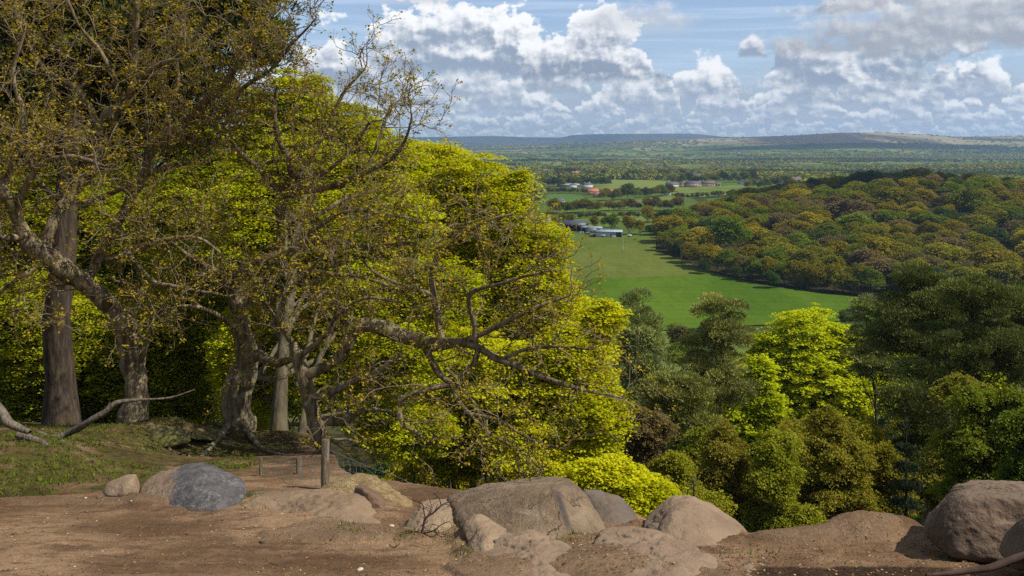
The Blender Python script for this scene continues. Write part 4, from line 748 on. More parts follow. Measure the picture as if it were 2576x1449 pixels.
pine('dusky low pine between the conical pine and the round headed pine',X(1702,62),62,PE(62,(1700,985,80,45),(1660,1030,60,40),(1740,1030,75,45),(1700,1075,80,35)),87,370,0.28,0.054,0.74,(0.215, 0.232, 0.067),304,.22)
pine('tallest dark pine with a tiered crown overlapping the wood',X(2335,74),74,PE(74,(2320,700,50,38),(2330,765,85,45),(2270,800,70,45),(2390,790,70,45),(2310,850,110,45),(2230,850,50,40),(2380,880,80,40)),185,391,0.31,0.058,0.92,(0.144,0.169,0.055),305,.36)
pine('broad pine with bare orange limbs beneath its flat crown',X(2442,66),66,PE(66,(2440,740,70,42),(2510,770,75,45),(2400,860,90,38),(2500,850,100,42),(2330,930,90,32),(2560,900,80,40),(2440,905,90,25)),175,391,0.28,0.054,0.87,(0.135,0.161,0.050),306,.36)
pine('dark pine filling the corner beside the broad pine',X(2590,72),72,PE(72,(2570,760,70,45),(2600,840,80,50),(2590,930,80,45)),87,391,0.31,0.058,0.87,(0.135,0.165,0.050),307,.30)
pine('small grey green pine touching the meadow corner',X(2195,82),82,PE(82,(2195,820,40,35),(2180,875,55,40),(2215,930,60,40),(2190,770,30,25)),67,351,0.31,0.058,0.78,(0.211, 0.251, 0.087),308,.24)
pine('shadowed pine below the broad pine beside the young spruce',X(2345,56),56,PE(56,(2330,1010,90,40),(2290,1055,70,40),(2390,1065,90,45),(2350,1120,90,45)),51,487,0.24,0.047,0.95,(0.099,0.119,0.036),309,.25)
def spruce(label,x,y,pxtop,pytop,Y,hw,n_t,color,seed,L=.22,per=70):
    rng=np.random.default_rng(seed); z0=float(h(np.array([x]),np.array([y]))[0]); loc=np.array([x,y,z0]); top=W(pxtop,pytop,Y)[2]-z0; rw=hw/F*Y; o=thing('spruce_tree',loc,label,'tree'); cl=[];P=[]
    for i in range(n_t):
        t=(i+.5)/n_t; z=top*(1-.06-t*.80); rr=rw*(.12+.95*t); m=5+int(7*t)
        for j in range(m):
            a=j*6.283/m+rng.uniform(-.3,.3)+i; q=rr*rng.uniform(.75,1.1); e=np.array([math.cos(a)*q,math.sin(a)*q,z-.10*q]); P.append((np.array([[0,0,z+.12*q],e*.55+[0,0,.45*z+.02*q],e+[0,0,.06]]),np.array([.035,.022,.008])))
            for s in (.45,.75,1.0): cl.append((e[0]*s,e[1]*s,z-.10*q*s,.20*rr+.10,.20*rr+.10,.10))
    cl.append((0,0,top*.97,.08,.08,top*.04)); V,Q=tubes([(np.array([[0,0,-.4],[0,0,top*.5],[0,0,top]]),np.array([.16,.1,.015]))],8); put('trunk',mesh('trunk',V,Q,M_PINEB,True),o)
    V,Q=tubes(P,4); put('branchwork',mesh('branch',V,Q,M_PINEB,True),o); V,Q,v=needles(cl,per,L,L*.16,rng); put('crown',mesh('crown',V,Q,M_NEEDLE,fattr={'v':v}),o,color=color)
spruce('young dark spruce with upward pointing tiers above the earthy shelf',X(2280,37),37,2280,1065,37,90,13,(0.040,0.058,0.036),311,.20)
spruce('tiny spruce peeping over the pyramid shaped boulder',X(1745,24),24,1745,1212,24,42,8,(0.050,0.066,0.045),312,.13,50)
# ---------------------------------------------------------------- broadleaved trees on the slope
leafy('beech_tree','domed lime yellow beech glowing alone in front of the meadow','tree',X(2060,100),100,PE(98,(2035,870,105,90,0),(1960,900,75,70,0),(2110,900,80,75,0),(2050,960,150,90,-1),(2160,970,75,65,0),(2000,1010,90,75,1),(2200,985,52,58,0),(2090,1030,100,55,0),(1922,865,30,26,0),(1985,940,100,90,1)),.30,9000,24,.60,(0.42,0.49,0.010),211,.45,gap=1.1,shell=.65,core=.98,nsp=5,f=.40)
leafy('beech_tree','smaller lime beech tucked against the round headed pine','tree',X(1900,92),92,PE(90,(1900,940,50,55,0),(1915,1010,65,70,0),(1890,1080,85,60,-1),(1945,1115,85,55,-2)),.27,4200,24,.55,(0.42,0.50,0.010),212,.30,gap=1.0,core=.62,nsp=9,f=.48)
leafy('beech_tree','yellow beech seen in gaps below the tallest dark pine','tree',X(2370,104),104,PE(104,(2340,930,110,60,0),(2450,950,100,60,0),(2270,960,70,50,0)),.30,3600,24,.6,(0.42,0.50,0.010),213,.35,gap=1.1)
BIR=(0.145,0.150,0.018)
def birch(label,px,Y,els,col,seed,n=3200,leaf=.10,mat=M_LEAF,bark=None,name='birch_tree',r0=.13): 
    return leafy(name,label,'tree',X(px,Y),Y,PE(Y,*els),leaf,int(n*1.7),22,.26,(col[0]*1.75,col[1]*1.55,col[2]*1.3),seed,r0,bark or M_BIRCHB,gap=.30,up=.25,droop=1.3,shell=.15,mat=mat,asp=.8,nsp=16,core=.45,f=.40)
birch('olive birch with fine hazy foliage below the lime yellow beech',2085,50,[(2095,1085,75,60),(2060,1150,110,75),(2125,1180,90,80),(2080,1250,135,80),(2030,1310,140,60),(2150,1290,70,60)],(0.150,0.165,0.020),221,4200,.105)
birch('fresh green birch with a slender leaning stem above the shelf',1965,43,[(1960,1150,60,60),(1945,1220,85,70),(1985,1290,90,60),(1940,1310,90,50)],(0.15,0.19,0.016),222,2600,.095)
birch('dull olive birch behind the small spruce and pyramid shaped boulder',1820,45,[(1820,1130,70,65),(1800,1200,95,70),(1840,1270,100,60),(1790,1300,90,50)],(0.130,0.140,0.020),223,3200,.098)
birch('leafy green birch just beyond the bright beech sapling',1700,37,[(1705,1180,60,45),(1680,1225,80,50),(1725,1270,90,50)],(0.16,0.19,0.016),224,2400,.085)
birch('grey twigged birch hardly in leaf beside the conical pine',1620,58,[(1600,1050,50,60),(1640,1090,55,60),(1610,1140,60,50)],(0.115,0.105,0.040),225,1300,.11)
birch('yellow green maple rising between the olive birch and young spruce',2195,56,[(2190,1120,55,60),(2180,1190,70,70),(2210,1260,75,70),(2170,1310,80,60)],(0.18,0.20,0.016),226,2600,.12,name='maple_tree')
birch('thin pale birch between the olive birch and the slender stemmed birch',2010,60,[(2010,1090,70,60),(1990,1150,80,70),(2030,1200,80,70)],(0.17,0.19,0.02),230,2200,.11)
birch('green birch low on the slope under the dusky pine',1760,52,[(1760,1120,60,55),(1740,1180,80,60),(1770,1230,80,60)],(0.12,0.155,0.016),231,2200,.10)
birch('yellowish birch crown between the maple and the young spruce',2240,50,[(2230,1180,50,60),(2250,1250,60,60),(2220,1310,70,50)],(0.15,0.165,0.016),232,1700,.10)
birch('dark green ash crowding the slope above the huge pitted boulder',2500,45,[(2490,1010,90,60),(2540,1080,100,80),(2450,1110,90,70),(2520,1180,120,80),(2430,1210,90,70),(2550,1270,110,70)],(0.095,0.135,0.014),227,4400,.11,name='ash_tree')
birch('olive ash with thin crown in front of the shadowed pine',2400,52,[(2420,985,80,45),(2390,1150,70,60),(2370,1220,80,70),(2400,1290,90,60)],(0.12,0.14,0.018),228,2600,.115,name='ash_tree')
birch('deep green ash leaning in at the picture edge behind the huge pitted boulder',2600,40,[(2590,1090,70,60),(2600,1170,80,80),(2570,1250,80,60)],(0.075,0.12,0.014),229,2200,.10,name='ash_tree')
# scrub on the steep slope under the trees
rng=np.random.default_rng(9); sb=[]
for k in range(4):
    g=np.random.default_rng(400+k); lob=[(g.normal(0,.9),g.normal(0,.9),g.uniform(.5,1.8),g.uniform(.7,1.3),g.uniform(.7,1.3),g.uniform(.5,.9)) for _ in range(7)]; Cn,v,_=crown_points(lob,700,18,.30,g,.3,.5); Vl,Ql=leaf_quads(Cn,.13,.09,.8,g); sb.append(mesh('shrub',Vl,Ql,M_LEAF,fattr={'v':v}))
spots=[(1480,26,1.0),(1560,30,1.2),(1640,29,1.0),(1700,28,.9),(1780,30,1.1),(1860,30,1.0),(1930,31,1.1),(2010,30,1.0),(2090,31,1.1),(2180,30,1.0),(2260,29,1.0),(2350,31,1.2),(2440,30,1.1),(2540,31,1.2),(1600,44,1.4),(1700,48,1.5),(1900,58,1.6),(2000,64,1.8),(2150,62,1.8),(2260,58,1.7),(1780,66,1.9),(1650,85,2.0),(1730,92,2.2),(1850,105,2.2),(1180,27,1.0),(1290,27,1.0),(1390,26,1.1),(980,27,1.0),(870,27.5,1.2),(830,27,1.2),(925,27.5,1.3),(1050,28,1.3),(1000,30,1.5),(790,27.5,1.2),(740,28,1.3),(620,28.5,1.4),(500,28,1.3),(330,28,1.3),(160,29,1.3),(30,29,1.3)]
sn=[];
for i,(px,Y,s) in enumerate(spots):
    x=X(px,Y); dk=i%3; o=put('shrub',sb[i%4],loc=(x,Y,float(h(np.array([x]),np.array([Y]))[0])),color=((0.085,0.12,0.014),(0.12,0.14,0.016),(0.055,0.085,0.014))[dk]); o.scale=(s*1.2,s*1.2,s*1.15); o.rotation_euler=(0,0,float(rng.uniform(0,6)))
    w=('green','olive','dark green')[dk]; place='far down the slope towards the meadow' if Y>55 else 'on the steep slope half way to the pines' if Y>40 else 'just below the rocks of the cliff rim' if px>1400 else 'under the great beeches below the rim'
    tag(o,f'{w} leafy shrub {place}','shrub',f'{w} shrubs {place}')
# bushes at the meadow's near edge
for i,(px,py,hw,hh,col,lab) in enumerate(((1712,838,32,34,(0.13,0.125,0.040),'round brownish bush at the near edge of the meadow'),(1722,880,45,22,(0.10,0.15,0.014),'clipped looking green hedge below the brownish bush'),(2125,792,16,14,(0.09,0.13,0.03),'small green bush alone in the meadow corner'),(2155,785,22,20,(0.10,0.125,0.04),'grey green bush beside the pines at the meadow corner'),(1700,905,50,18,(0.12,0.15,0.02),'low bramble patch between the conical and round headed pines'))):
    Y=(300,285,330,345,240)[i]; c=W(px,py,Y); g=np.random.default_rng(500+i); z0=float(h(np.array([c[0]]),np.array([Y]))[0]); a=hw/F*Y; b=hh/F*Y
    lob=[(g.normal(0,.4)*a,g.normal(0,.4)*a,c[2]-z0+g.normal(0,.3)*b,a*.6,a*.6,b*.6) for _ in range(7)]; Cn,v,_=crown_points(lob,500,16,.6,g,.8,.5); Cn=np.concatenate([Cn]); Vl,Ql=leaf_quads(Cn,.42,.3,.7,g); tag(put('bush',mesh('bush',Vl,Ql,M_FARLEAF,fattr={'v':v}),loc=(c[0],Y,z0),color=col),lab,'bush')
# ================================================================= the wood on the hill, farm, village and plain
ORD=['first','second','third','fourth','fifth','sixth','seventh','eighth','ninth','tenth','eleventh','twelfth','thirteenth','fourteenth','fifteenth','sixteenth','seventeenth','eighteenth','nineteenth','twentieth','twenty-first','twenty-second','twenty-third','twenty-fourth','twenty-fifth','twenty-sixth','twenty-seventh','twenty-eighth','twenty-ninth','thirtieth']
protos=[]
for k in range(7):
    g=np.random.default_rng(700+k); nl=g.integers(10,16); lob=[]
    for i in range(nl):
        a=g.uniform(0,6.283); t=g.uniform(0,1); r=.62*math.sqrt(1-t*t*.8)*math.sqrt(g.uniform(.1,1)); lob.append((math.cos(a)*r,math.sin(a)*r,.50+.62*t,g.uniform(.26,.40),g.uniform(.26,.40),g.uniform(.18,.28)))
    lob.append((0,0,.8,.6,.6,.4)); Cn,v,_=crown_points(lob,1500,9,.070,g,.08,.80,.6,1.3); Vl,Ql=leaf_quads(Cn,.052,.043,.5,g)
    me=mesh('crown',Vl,Ql,M_FARLEAF,fattr={'v':v}); P=wood_mesh(1.1,np.array(lob)[:8],.035,g); V,Q=tubes(P,5); tm=mesh('trunk',V,Q,M_FARB,True)
    V,Q=tubes(P[:1],4); both=mesh('tree',np.concatenate([Vl,V]),np.concatenate([Ql,Q+len(Vl)]),[M_FARLEAF,M_FARB],fattr={'v':np.concatenate([v,np.zeros(len(Q))])},midx=np.concatenate([np.zeros(len(Ql)),np.ones(len(Q))])); protos.append((me,tm,both))
g=np.random.default_rng(750); bp=[]     # nearly bare crown of fine twigs
for k in range(2):
    lob=[(g.normal(0,.25),g.normal(0,.25),g.uniform(.45,1.05),.3,.3,.22) for _ in range(11)]; P=wood_mesh(1.15,np.array(lob),.03,g); V,Q=tubes(P,5); tm=mesh('trunk',V,Q,M_FARB,True); Cn,v,_=crown_points(lob,260,8,.10,g,.12,.5); Vl,Ql=leaf_quads(Cn,.075,.016,.0,g); bp.append((mesh('crown',Vl,Ql,M_FARLEAF,fattr={'v':v}),tm))
PAL={'bronze':(0.190,0.168,0.012),'olive':(0.155,0.160,0.013),'green':(0.120,0.165,0.013),'golden':(0.240,0.215,0.012),'brownish':(0.145,0.118,0.050),'dark green':(0.055,0.085,0.024)}
def tree_at(name,x,y,width,height,col,k,parts,label,group=None,bare=False,cat='tree'):
    z=float(h(np.array([x]),np.array([y]))[0]); s=(width*.5/.93,width*.5/.93,height/1.28); rz=(x*7.13+y*3.7)%6.28
    if parts or bare:
        o=thing(name,(x,y,z),label,cat,group,rz); me,tm=(bp[k%2] if bare else protos[k%7][:2]); o.scale=s; put('trunk',tm,o); put('crown',me,o,color=col)
    else:
        o=put(name,protos[k%7][2],loc=(x,y,z),color=col); o.rotation_euler=(0,0,rz); o.scale=s; tag(o,label,cat,group)
    return o
# -------- candidate spots, well spaced
g=np.random.default_rng(801); placed=[]
special=[(1858,640,120,150,'green','big domed bright green beech rising above the pasture end of the wood'),(2440,600,120,110,'olive','great spreading olive beech high on the shaded hill'),(2000,720,0,0,None,None)]
def proj(x,y,z): return CX+F*x/y,HOR-F*z/y
cand=[]
for _ in range(16000):
    y=g.uniform(470,935); x=g.uniform(.12,.60)*y; z=float(0)
    cand.append((x,y))
cand=np.array(cand); cz=h(cand[:,0],cand[:,1]); cpx=CX+F*cand[:,0]/cand[:,1]; cpy=HOR-F*cz/cand[:,1]
ok=(cpx>1662)&(cpy<np.interp(cpx,WE_X,WE_Y)-4)&(cand[:,1]<np.interp(cpx,[1650,1750,1900,2100],[735,805,900,932]))&(cpx<2720)
front=[]
for t in np.linspace(0,1,24):
    px=1668+(2190-1668)*t; py=float(np.interp(px,WE_X,WE_Y))-7; x,y,z=hit(px,py); front.append((x,y,px,py))
pts=[];rad=[]
for x,y,px,py in front: pts.append((x,y,0)); rad.append(g.uniform(4.5,7.5))
bx,by,_=hit(1845,662); pts.append((bx,by+12,2)); rad.append(13); bx2,by2=(.4661*690,690); pts.append((bx2,by2,3)); rad.append(16)
for (x,y),o_ in zip(cand,ok):
    if not o_: continue
    r=g.choice([8,9.5,11,13,16],p=[.18,.28,.28,.18,.08])*g.uniform(.92,1.1)
    if all((a-x)**2+((b-y)*.9)**2>((r+q)*.82)**2 for (a,b,_),q in zip(pts,rad)): pts.append((float(x),float(y),1)); rad.append(r)
P=np.array(pts); pxs=CX+F*P[:,0]/P[:,1]
edge_y=np.array([hit(min(max(a,1650),2600),float(np.interp(a,WE_X,WE_Y)))[1] for a in pxs]); rank=np.clip(((P[:,1]-edge_y)/24).astype(int),0,30); rank[P[:,2]==0]=0
cnt={}; order=np.argsort(pxs); names=list(PAL)
for i in order:
    x,y,c=P[i]; px=pxs[i]; r=int(rank[i]); d=(y-edge_y[i])
    sh=n2(np.array([x]),np.array([y]),0.012,2,91)[0]
    if c==2: tree_at('beech_tree',x,y,30,27,(0.125,0.195,0.012),0,True,special[0][5]); continue
    if c==3: tree_at('beech_tree',x,y,36,23,(0.165,0.195,0.014),3,True,special[1][5]); continue
    w=[.24,.27,.24,.13,.06,.06] if d<170 else [.22,.32,.17,.06,.14,.09]
    if c==0: w=[.26,.20,.32,.10,.04,.08]
    col=names[g.choice(6,p=w)]; base=np.array(PAL[col])*g.uniform(1.0,1.4)
    wd=rad[i]*2*1.24; ht=g.uniform(10,12.5)+wd*.20
    if c==0: ht=g.uniform(7,10)+wd*.3
    bare=col=='brownish' and g.uniform()<.45 and d<150
    cnt[r]=cnt.get(r,0); j=cnt[r]; cnt[r]+=1; nth=ORD[j] if j<len(ORD) else 'far'
    look='leafless brownish' if bare else {'bronze':'bronze leaved','olive':'olive leaved','green':'fresh green','golden':'golden leaved','brownish':'dull brownish','dark green':'dark evergreen'}[col]
    sz='broad' if wd>25 else 'small' if wd<15.5 else 'rounded'
    row="front row by the meadow" if r==0 else f"{ORD[min(r,29)]} row up the hill"
    tree_at('broadleaf_tree',x,y,wd,ht,base,int(g.integers(0,7)),c==0 or d<45,f"{look} {sz} tree, {nth} from the farm end, {row}",'trees of the wood on the hill',bare)
for i,(px,py,w,hh) in enumerate(((1939,726,54,44),(1850,705,40,36),(1700,650,40,36),(1770,690,44,40))):
    x,y,z=hit(px,py); tree_at('holly_bush',x,y-2,w/F*y,hh/F*y,((0.055,0.115,0.014),(0.075,0.12,0.012),(0.06,0.09,0.022),(0.05,0.085,0.025))[i],i+2,False,('round bright green bush standing forward from the wood edge','fresh green bush at the foot of the big domed beech','grey green hawthorn at the farm end of the wood edge','dark grey green sallow in the middle of the wood edge')[i],cat='bush')
# -------- hedgerow and farm trees, by foot pixel, height and width in pixels
HT=[(1494,578,34,34,'olive'),(1539,581,42,46,'green'),(1582,590,44,48,'bronze'),(1611,590,32,34,'golden'),(1636,592,24,34,'dark green'),(1650,573,26,28,'golden'),(1629,560,40,48,'golden'),(1436,565,26,30,'bronze'),(1415,560,22,26,'olive'),(1520,572,24,26,'green'),(1398,572,26,30,'olive')]
labs=['olive tree behind the grey lean-to shed','green tree behind the long pale shed','tall bronze tree shading the low white shed','golden tree right beside the tall bronze tree','dark hawthorn mound at the corner of the pasture','small golden tree against the wood near the hawthorn mound','bright golden oak standing alone in the hedged field','bronze tree behind the black roofed barn','olive tree half hidden by the great beech above the barn','low green tree between the two sheds','olive tree behind the red roofed outbuilding']
for i,(px,py,hh,w,c) in enumerate(HT):
    x,y,z=hit(px,py); tree_at('farm_tree',x,y,w/F*y,hh/F*y*1.05,np.array(PAL[c])*1.05,i,True,labs[i])
rows=[('thin hedge behind the farm',1450,1525,550,551,7,17,['brownish','olive','green']),('thin hedge behind the farm',1560,1612,550,549,5,17,['brownish','green','olive']),
 ('thick hedge beyond the farm field',1385,1508,537,534,13,30,['olive','green','olive','bronze']),('hedge in front of the narrow field',1530,1612,531,529,9,25,['bronze','brownish','olive']),('hedge in front of the narrow field',1622,1712,530,528,10,30,['brownish','brownish','bronze','olive']),
 ('clump below the red roofed farmstead',1512,1566,505,503,6,26,['olive','bronze','golden']),('tall hedge by the village lane',1572,1602,502,499,3,34,['green']),('tall hedge by the village lane',1612,1700,498,490,8,25,['bronze','brownish','green','dark green']),
 ('hedge above the striped field',1375,1480,487,488,10,15,['brownish','dark green','green','olive']),('dark belt behind the grey barn',1365,1535,470,468,17,23,['dark green','dark green','olive','green']),
 ('hedge under the village field',1700,1860,503,494,13,16,['olive','brownish','green','bronze']),('belt behind the village houses',1690,1900,462,457,18,24,['olive','dark green','green','golden']),('belt beyond the villa',1370,1560,450,447,16,17,['dark green','olive','green']),('belt beyond the villa',1570,1720,452,448,13,20,['green','golden','olive','brownish']),
 ('hedge joining the wood to the village',1880,2000,478,466,10,22,['golden','olive','dark green'])]
g=np.random.default_rng(820)
for nm,xa,xb,ya,yb,n,hh,cs in rows:
    for k in range(n):
        t=(k+.5)/n; px=xa+(xb-xa)*t+g.uniform(-3,3); py=ya+(yb-ya)*t+g.uniform(-1.2,1.2); x,y,z=hit(px,py); c=cs[g.integers(len(cs))]; q=hh*g.uniform(.7,1.2)
        tree_at('hedgerow_tree',x,y,q*1.15/F*y*g.uniform(.85,1.25),q/F*y,np.array(PAL[c])*g.uniform(.85,1.15),int(g.integers(0,7)),False,f"{c} tree, {ORD[k]} along the {nm}{', nearer the beeches' if xb<1560 else ', nearer the wood' if xa>1560 else ''}",f'trees in the {nm}')
# -------- trees on the lower slope that close the gaps above the meadow
g=np.random.default_rng(840); k=0
for i in range(400):
    y=g.uniform(105,262); x=g.uniform(-.13,.58)*y
    if any((a-x)**2+(b-y)**2<81 for a,b in placed): continue
    zt=float(h(np.array([x]),np.array([y]))[0]); ht=g.uniform(9,15); top=HOR-F*(zt+ht)/y; px=CX+F*x/y
    lim=np.interp(px,[900,1500,1600,1690,1740,1890,1990,2150,2300,2700],[900,900,905,915,915,905,840,850,820,760])
    if top<lim: ht=max(5,-(lim-HOR)/F*y-zt)
    if HOR-F*(zt+ht)/y<lim-2: continue
    placed.append((x,y)); c=['green','olive','dark green','golden'][k%4]; k+=1
    tree_at('woodland_tree',x,y,g.uniform(9,14),ht,np.array(PAL[c])*1.1,k,False,f"{c} tree glimpsed between the pines on the lower slope",f"{c} trees on the lower slope")
# -------- farm and houses
M_WHITE=mat_plain('white_render',(0.62,0.60,0.56),0.9,0.08); M_BRICK=mat_plain('pink_brick',(0.42,0.27,0.20),0.9,0.2); M_BUFF=mat_plain('buff_brick',(0.50,0.40,0.28),0.9,0.15); M_SLATE=mat_plain('slate',(0.10,0.095,0.105),0.7,0.2); M_TILE=mat_plain('red_tile',(0.42,0.15,0.075),0.85,0.25); M_ORNG=mat_plain('orange_tile',(0.50,0.21,0.10),0.85,0.2); M_BROWN=mat_plain('brown_tile',(0.16,0.105,0.085),0.85,0.2)
M_GLASS=mat_plain('window_glass',(0.03,0.035,0.045),0.15,0.1,1,0.6); M_TIN=mat_plain('grey_tin',(0.26,0.28,0.30),0.6,0.25,0.4,0.3); M_BLACKR=mat_plain('black_sheet',(0.055,0.06,0.072),0.5,0.3,0.3,0.5); M_DARKIN=mat_plain('dark_timber',(0.05,0.042,0.035),0.9)
def boxv(x0,x1,y0,y1,z0,z1): return np.array([(x0,y0,z0),(x1,y0,z0),(x1,y1,z0),(x0,y1,z0),(x0,y0,z1),(x1,y0,z1),(x1,y1,z1),(x0,y1,z1)],float)
BQ=np.array([(0,3,2,1),(4,5,6,7),(0,1,5,4),(1,2,6,5),(2,3,7,6),(3,0,4,7)])
def boxes(bs): return np.concatenate([boxv(*b) for b in bs]),np.concatenate([BQ+8*i for i in range(len(bs))])
def gable(w,d,z0,rise,ov=.35,hip=0.0,t=.18):
    a=w/2+ov; b=d/2+ov; r=a-hip; V=[(-a,-b,z0),(a,-b,z0),(a,b,z0),(-a,b,z0),(-r,0,z0+rise),(r,0,z0+rise)]; V=np.array(V+[(x,y,z-t) for x,y,z in V]); 
    return V,[np.array([(0,1,5,4),(2,3,4,5),(1,0,6,7),(2,1,7,8),(3,2,8,9),(0,3,9,6),(6,9,8,7)]),np.array([(1,2,5),(3,0,4)])]
def house(label,px,py,w,d,hw,rise,wall,roof,rz=0.0,chim=(.3,),win=True,hip=0.0,cat='house',name='house',nwin=4):
    x,y,z=hit(px,py); o=thing(name,(x,y,z),label,cat,None,rz)
    V,Q=boxes([(-w/2,w/2,-d/2,d/2,-1,hw)]); 
    if hip<.1: V=np.concatenate([V,np.array([(-w/2,-d/2,hw),(-w/2,d/2,hw),(-w/2,0,hw+rise*.93),(w/2,-d/2,hw),(w/2,d/2,hw),(w/2,0,hw+rise*.93)])]); Q=[Q,np.array([(8,10,9),(11,12,13)])]
    put('wall',mesh('wall',V,Q,wall),o); V,Q=gable(w,d,hw+.02,rise,.4,hip); rf=put('roof',mesh('roof',V,Q,roof),o)
    for c in chim: V,Q=boxes([(c*w-.5,c*w+.5,-.5,.5,hw+rise*.5,hw+rise+1.3)]); put('chimney',mesh('chimney',V,Q,wall),rf)
    if win:
        for s in range(2 if hw>4 else 1):
            for i in range(nwin):
                cx=-w/2+w*(i+.5)/nwin; zz=1.1+s*2.7; V,Q=boxes([(cx-.6,cx+.6,-d/2-.06,-d/2+.05,zz,zz+1.3)]); put('window',mesh('window',V,Q,M_GLASS),o)
        V,Q=boxes([(-w*.06-.5,-w*.06+.5,-d/2-.07,-d/2+.05,0,2.0)]); put('door',mesh('door',V,Q,M_DARKIN),o)
    return o
house('white villa with an orange roof above a sunny lawn',1446,441,19,11,5.2,4.2,M_WHITE,M_ORNG,.15,(.2,)); house('low white annexe beside the white villa',1464,440.5,13,7,3,1.8,M_WHITE,M_SLATE,.1,(),True,nwin=2)
house('red tiled farmhouse among bronze trees below the dark belt',1492,490,16,9,5,4,M_BRICK,M_TILE,.3,(.3,)); house('second red tiled farm range with a lower ridge',1506,497,15,8,4,3.4,M_BRICK,M_TILE,-.5,(),nwin=3); house('long low barn with an orange roof behind the bronze clump',1545,487,26,8,3.4,2.8,M_BRICK,M_ORNG,-.1,(),False,cat='barn',name='barn')
house('long grey roofed barn under the dark belt of trees',1430,470,40,10,3.2,2.6,M_BROWN,M_TIN,.05,(),False,cat='barn',name='barn'); house('small white gabled cottage beside the grey barn',1441,473,9,12,4.6,3.4,M_WHITE,M_SLATE,1.2,(),nwin=2); house('dark roofed house with a white gable in the dark belt',1478,472,17,11,4.5,4,M_WHITE,M_SLATE,.8,(.3,),nwin=3)
house('tall pink brick house with white gable end and slate roof',1744,471,26,11,6.2,5,M_BRICK,M_SLATE,-.25,(-.4,.4),nwin=6); house('buff brick terrace with brown roof next to the pink house',1782,469,23,11,5.6,4.6,M_BUFF,M_BROWN,-.2,(-.4,),nwin=5); house('lower grey annexe at the end of the buff terrace',1803,468,15,9,3.4,3,M_BUFF,M_SLATE,-.2,(),nwin=3); house('pale gabled house where the village lane begins',1720,471,12,10,5,4.4,M_BUFF,M_BROWN,.7,(.2,),nwin=3)
house('white house with grey roof above the pink brick house',1752,447,24,11,5,3.6,M_WHITE,M_SLATE,-.05,(-.3,.3),nwin=5); house('slate roofed house beside the copper red tree',1690,470,20,12,4.2,4.6,M_WHITE,M_SLATE,.2,(-.3,),nwin=4); house('pale cottage row beside the village lane hedge',1672,485,18,9,4.4,3.6,M_BUFF,M_BROWN,.5,(.35,),nwin=4); house('small white cottage with a steep roof in the lane hedge',1678,491,9,8,3.6,3.2,M_WHITE,M_TIN,.9,(),nwin=2)
house('white cottage nearly hidden by the great beech beside the striped field',1408,513,11,8,4,3,M_WHITE,M_SLATE,.3,(),nwin=3); house('white house with two white chimneys among pale trees',1885,444,34,12,4.4,3.6,M_WHITE,M_SLATE,-.1,(-.42,.42),nwin=6); house('small grey bungalow in the hedge beyond the village field',1868,466,17,10,3,2.6,M_WHITE,M_SLATE,-.1,(),nwin=3)
house('large brown roofed house with white gables near the wood',1990,459,46,15,5,6,M_WHITE,M_BROWN,-.15,(-.2,.3),nwin=8,hip=5); house('white gabled wing left of the large brown roofed house'.replace('left of','attached to'),1964,461,17,11,4.6,4.4,M_WHITE,M_BROWN,.3,(),nwin=3)
house('bright white house with dark windows beyond the wooded hill',2378,437,30,12,5.2,3.6,M_WHITE,M_WHITE,0,(-.4,.4),nwin=7); house('grey roofed house with two white chimneys beyond the hill',2432,436,30,12,4.2,4.4,M_WHITE,M_SLATE,0,(-.42,.42),nwin=6); house('brown roofed house with a white chimney at the far end of the hill',2490,436,26,12,4.2,4.4,M_BUFF,M_BROWN,0,(-.4,),nwin=5)
far=[('white farmhouse far out on the plain below the dark plantation',1857,386),('second white farmhouse far out on the plain, longer and lower',1836,385.5),('white speck of a farm on the sunny slope below the moor',2560,400),('pale barn far off among hedges beyond the hill',2350,404),('white cottage far off on the green slope',2424,388),('white farm high on the green hillside',2340,376),('pair of pale barns on the distant slope',2490,397),('pale farm in the distant shade of the hill',2140,399),('tiny white house in the distant hedges',2610,384)]
for i,(lab,px,py) in enumerate(far): house(lab,px,py,24,11,5,4,M_BUFF if i%3==1 else M_WHITE,M_SLATE if i%2 else M_BROWN,0.0,(),False)
# -------- the farm
def barn(label,px,py,w,d,hh,rise,rz,wall,roof,open_front=True,nb=4,name='barn',cat='barn',flat=False):
    x,y,z=hit(px,py); o=thing(name,(x,y,z),label,cat,None,rz); bs=[(-w/2,w/2,d/2-.15,d/2,-1,hh),(-w/2,-w/2+.15,-d/2,d/2-.15,-1,hh),(w/2-.15,w/2,-d/2,d/2-.15,-1,hh)]
    V,Q=boxes(bs); put('wall',mesh('wall',V,Q,wall),o)
    if open_front:
        for i in range(nb+1): cx=-w/2+.2+(w-.4)*i/nb; V,Q=boxes([(cx-.15,cx+.15,-d/2-.16,-d/2-.01,-1,hh)]); put('post',mesh('post',V,Q,M_TIN),o)
        V,Q=boxes([(-w/2,w/2,-d/2-.12,-d/2+.02,hh-.75,hh-.03)]); put('fascia',mesh('fascia',V,Q,roof),o)
    else: V,Q=boxes([(-w/2+.15,w/2*.55,-d/2,-d/2+.15,-1,hh)]); put('cladding',mesh('cladding',V,Q,wall),o); V,Q=boxes([(w*.05,w*.05+1.1,-d/2-.06,-d/2-.01,0,2.0)]); put('door',mesh('door',V,Q,M_DARKIN),o)
    V,Q=gable(w,d,hh+.02,rise,.5); put('roof',mesh('roof',V,Q,roof),o); return o
barn('big black roofed open fronted barn at the farm',1446,580,19,13,5.2,2.8,-.35,M_DARKIN,M_BLACKR,True,3); barn('small open shed with a white rim beside the black barn',1475,583,7,6,3.6,1.0,-.3,M_DARKIN,M_TIN,True,2,'shed','shed')
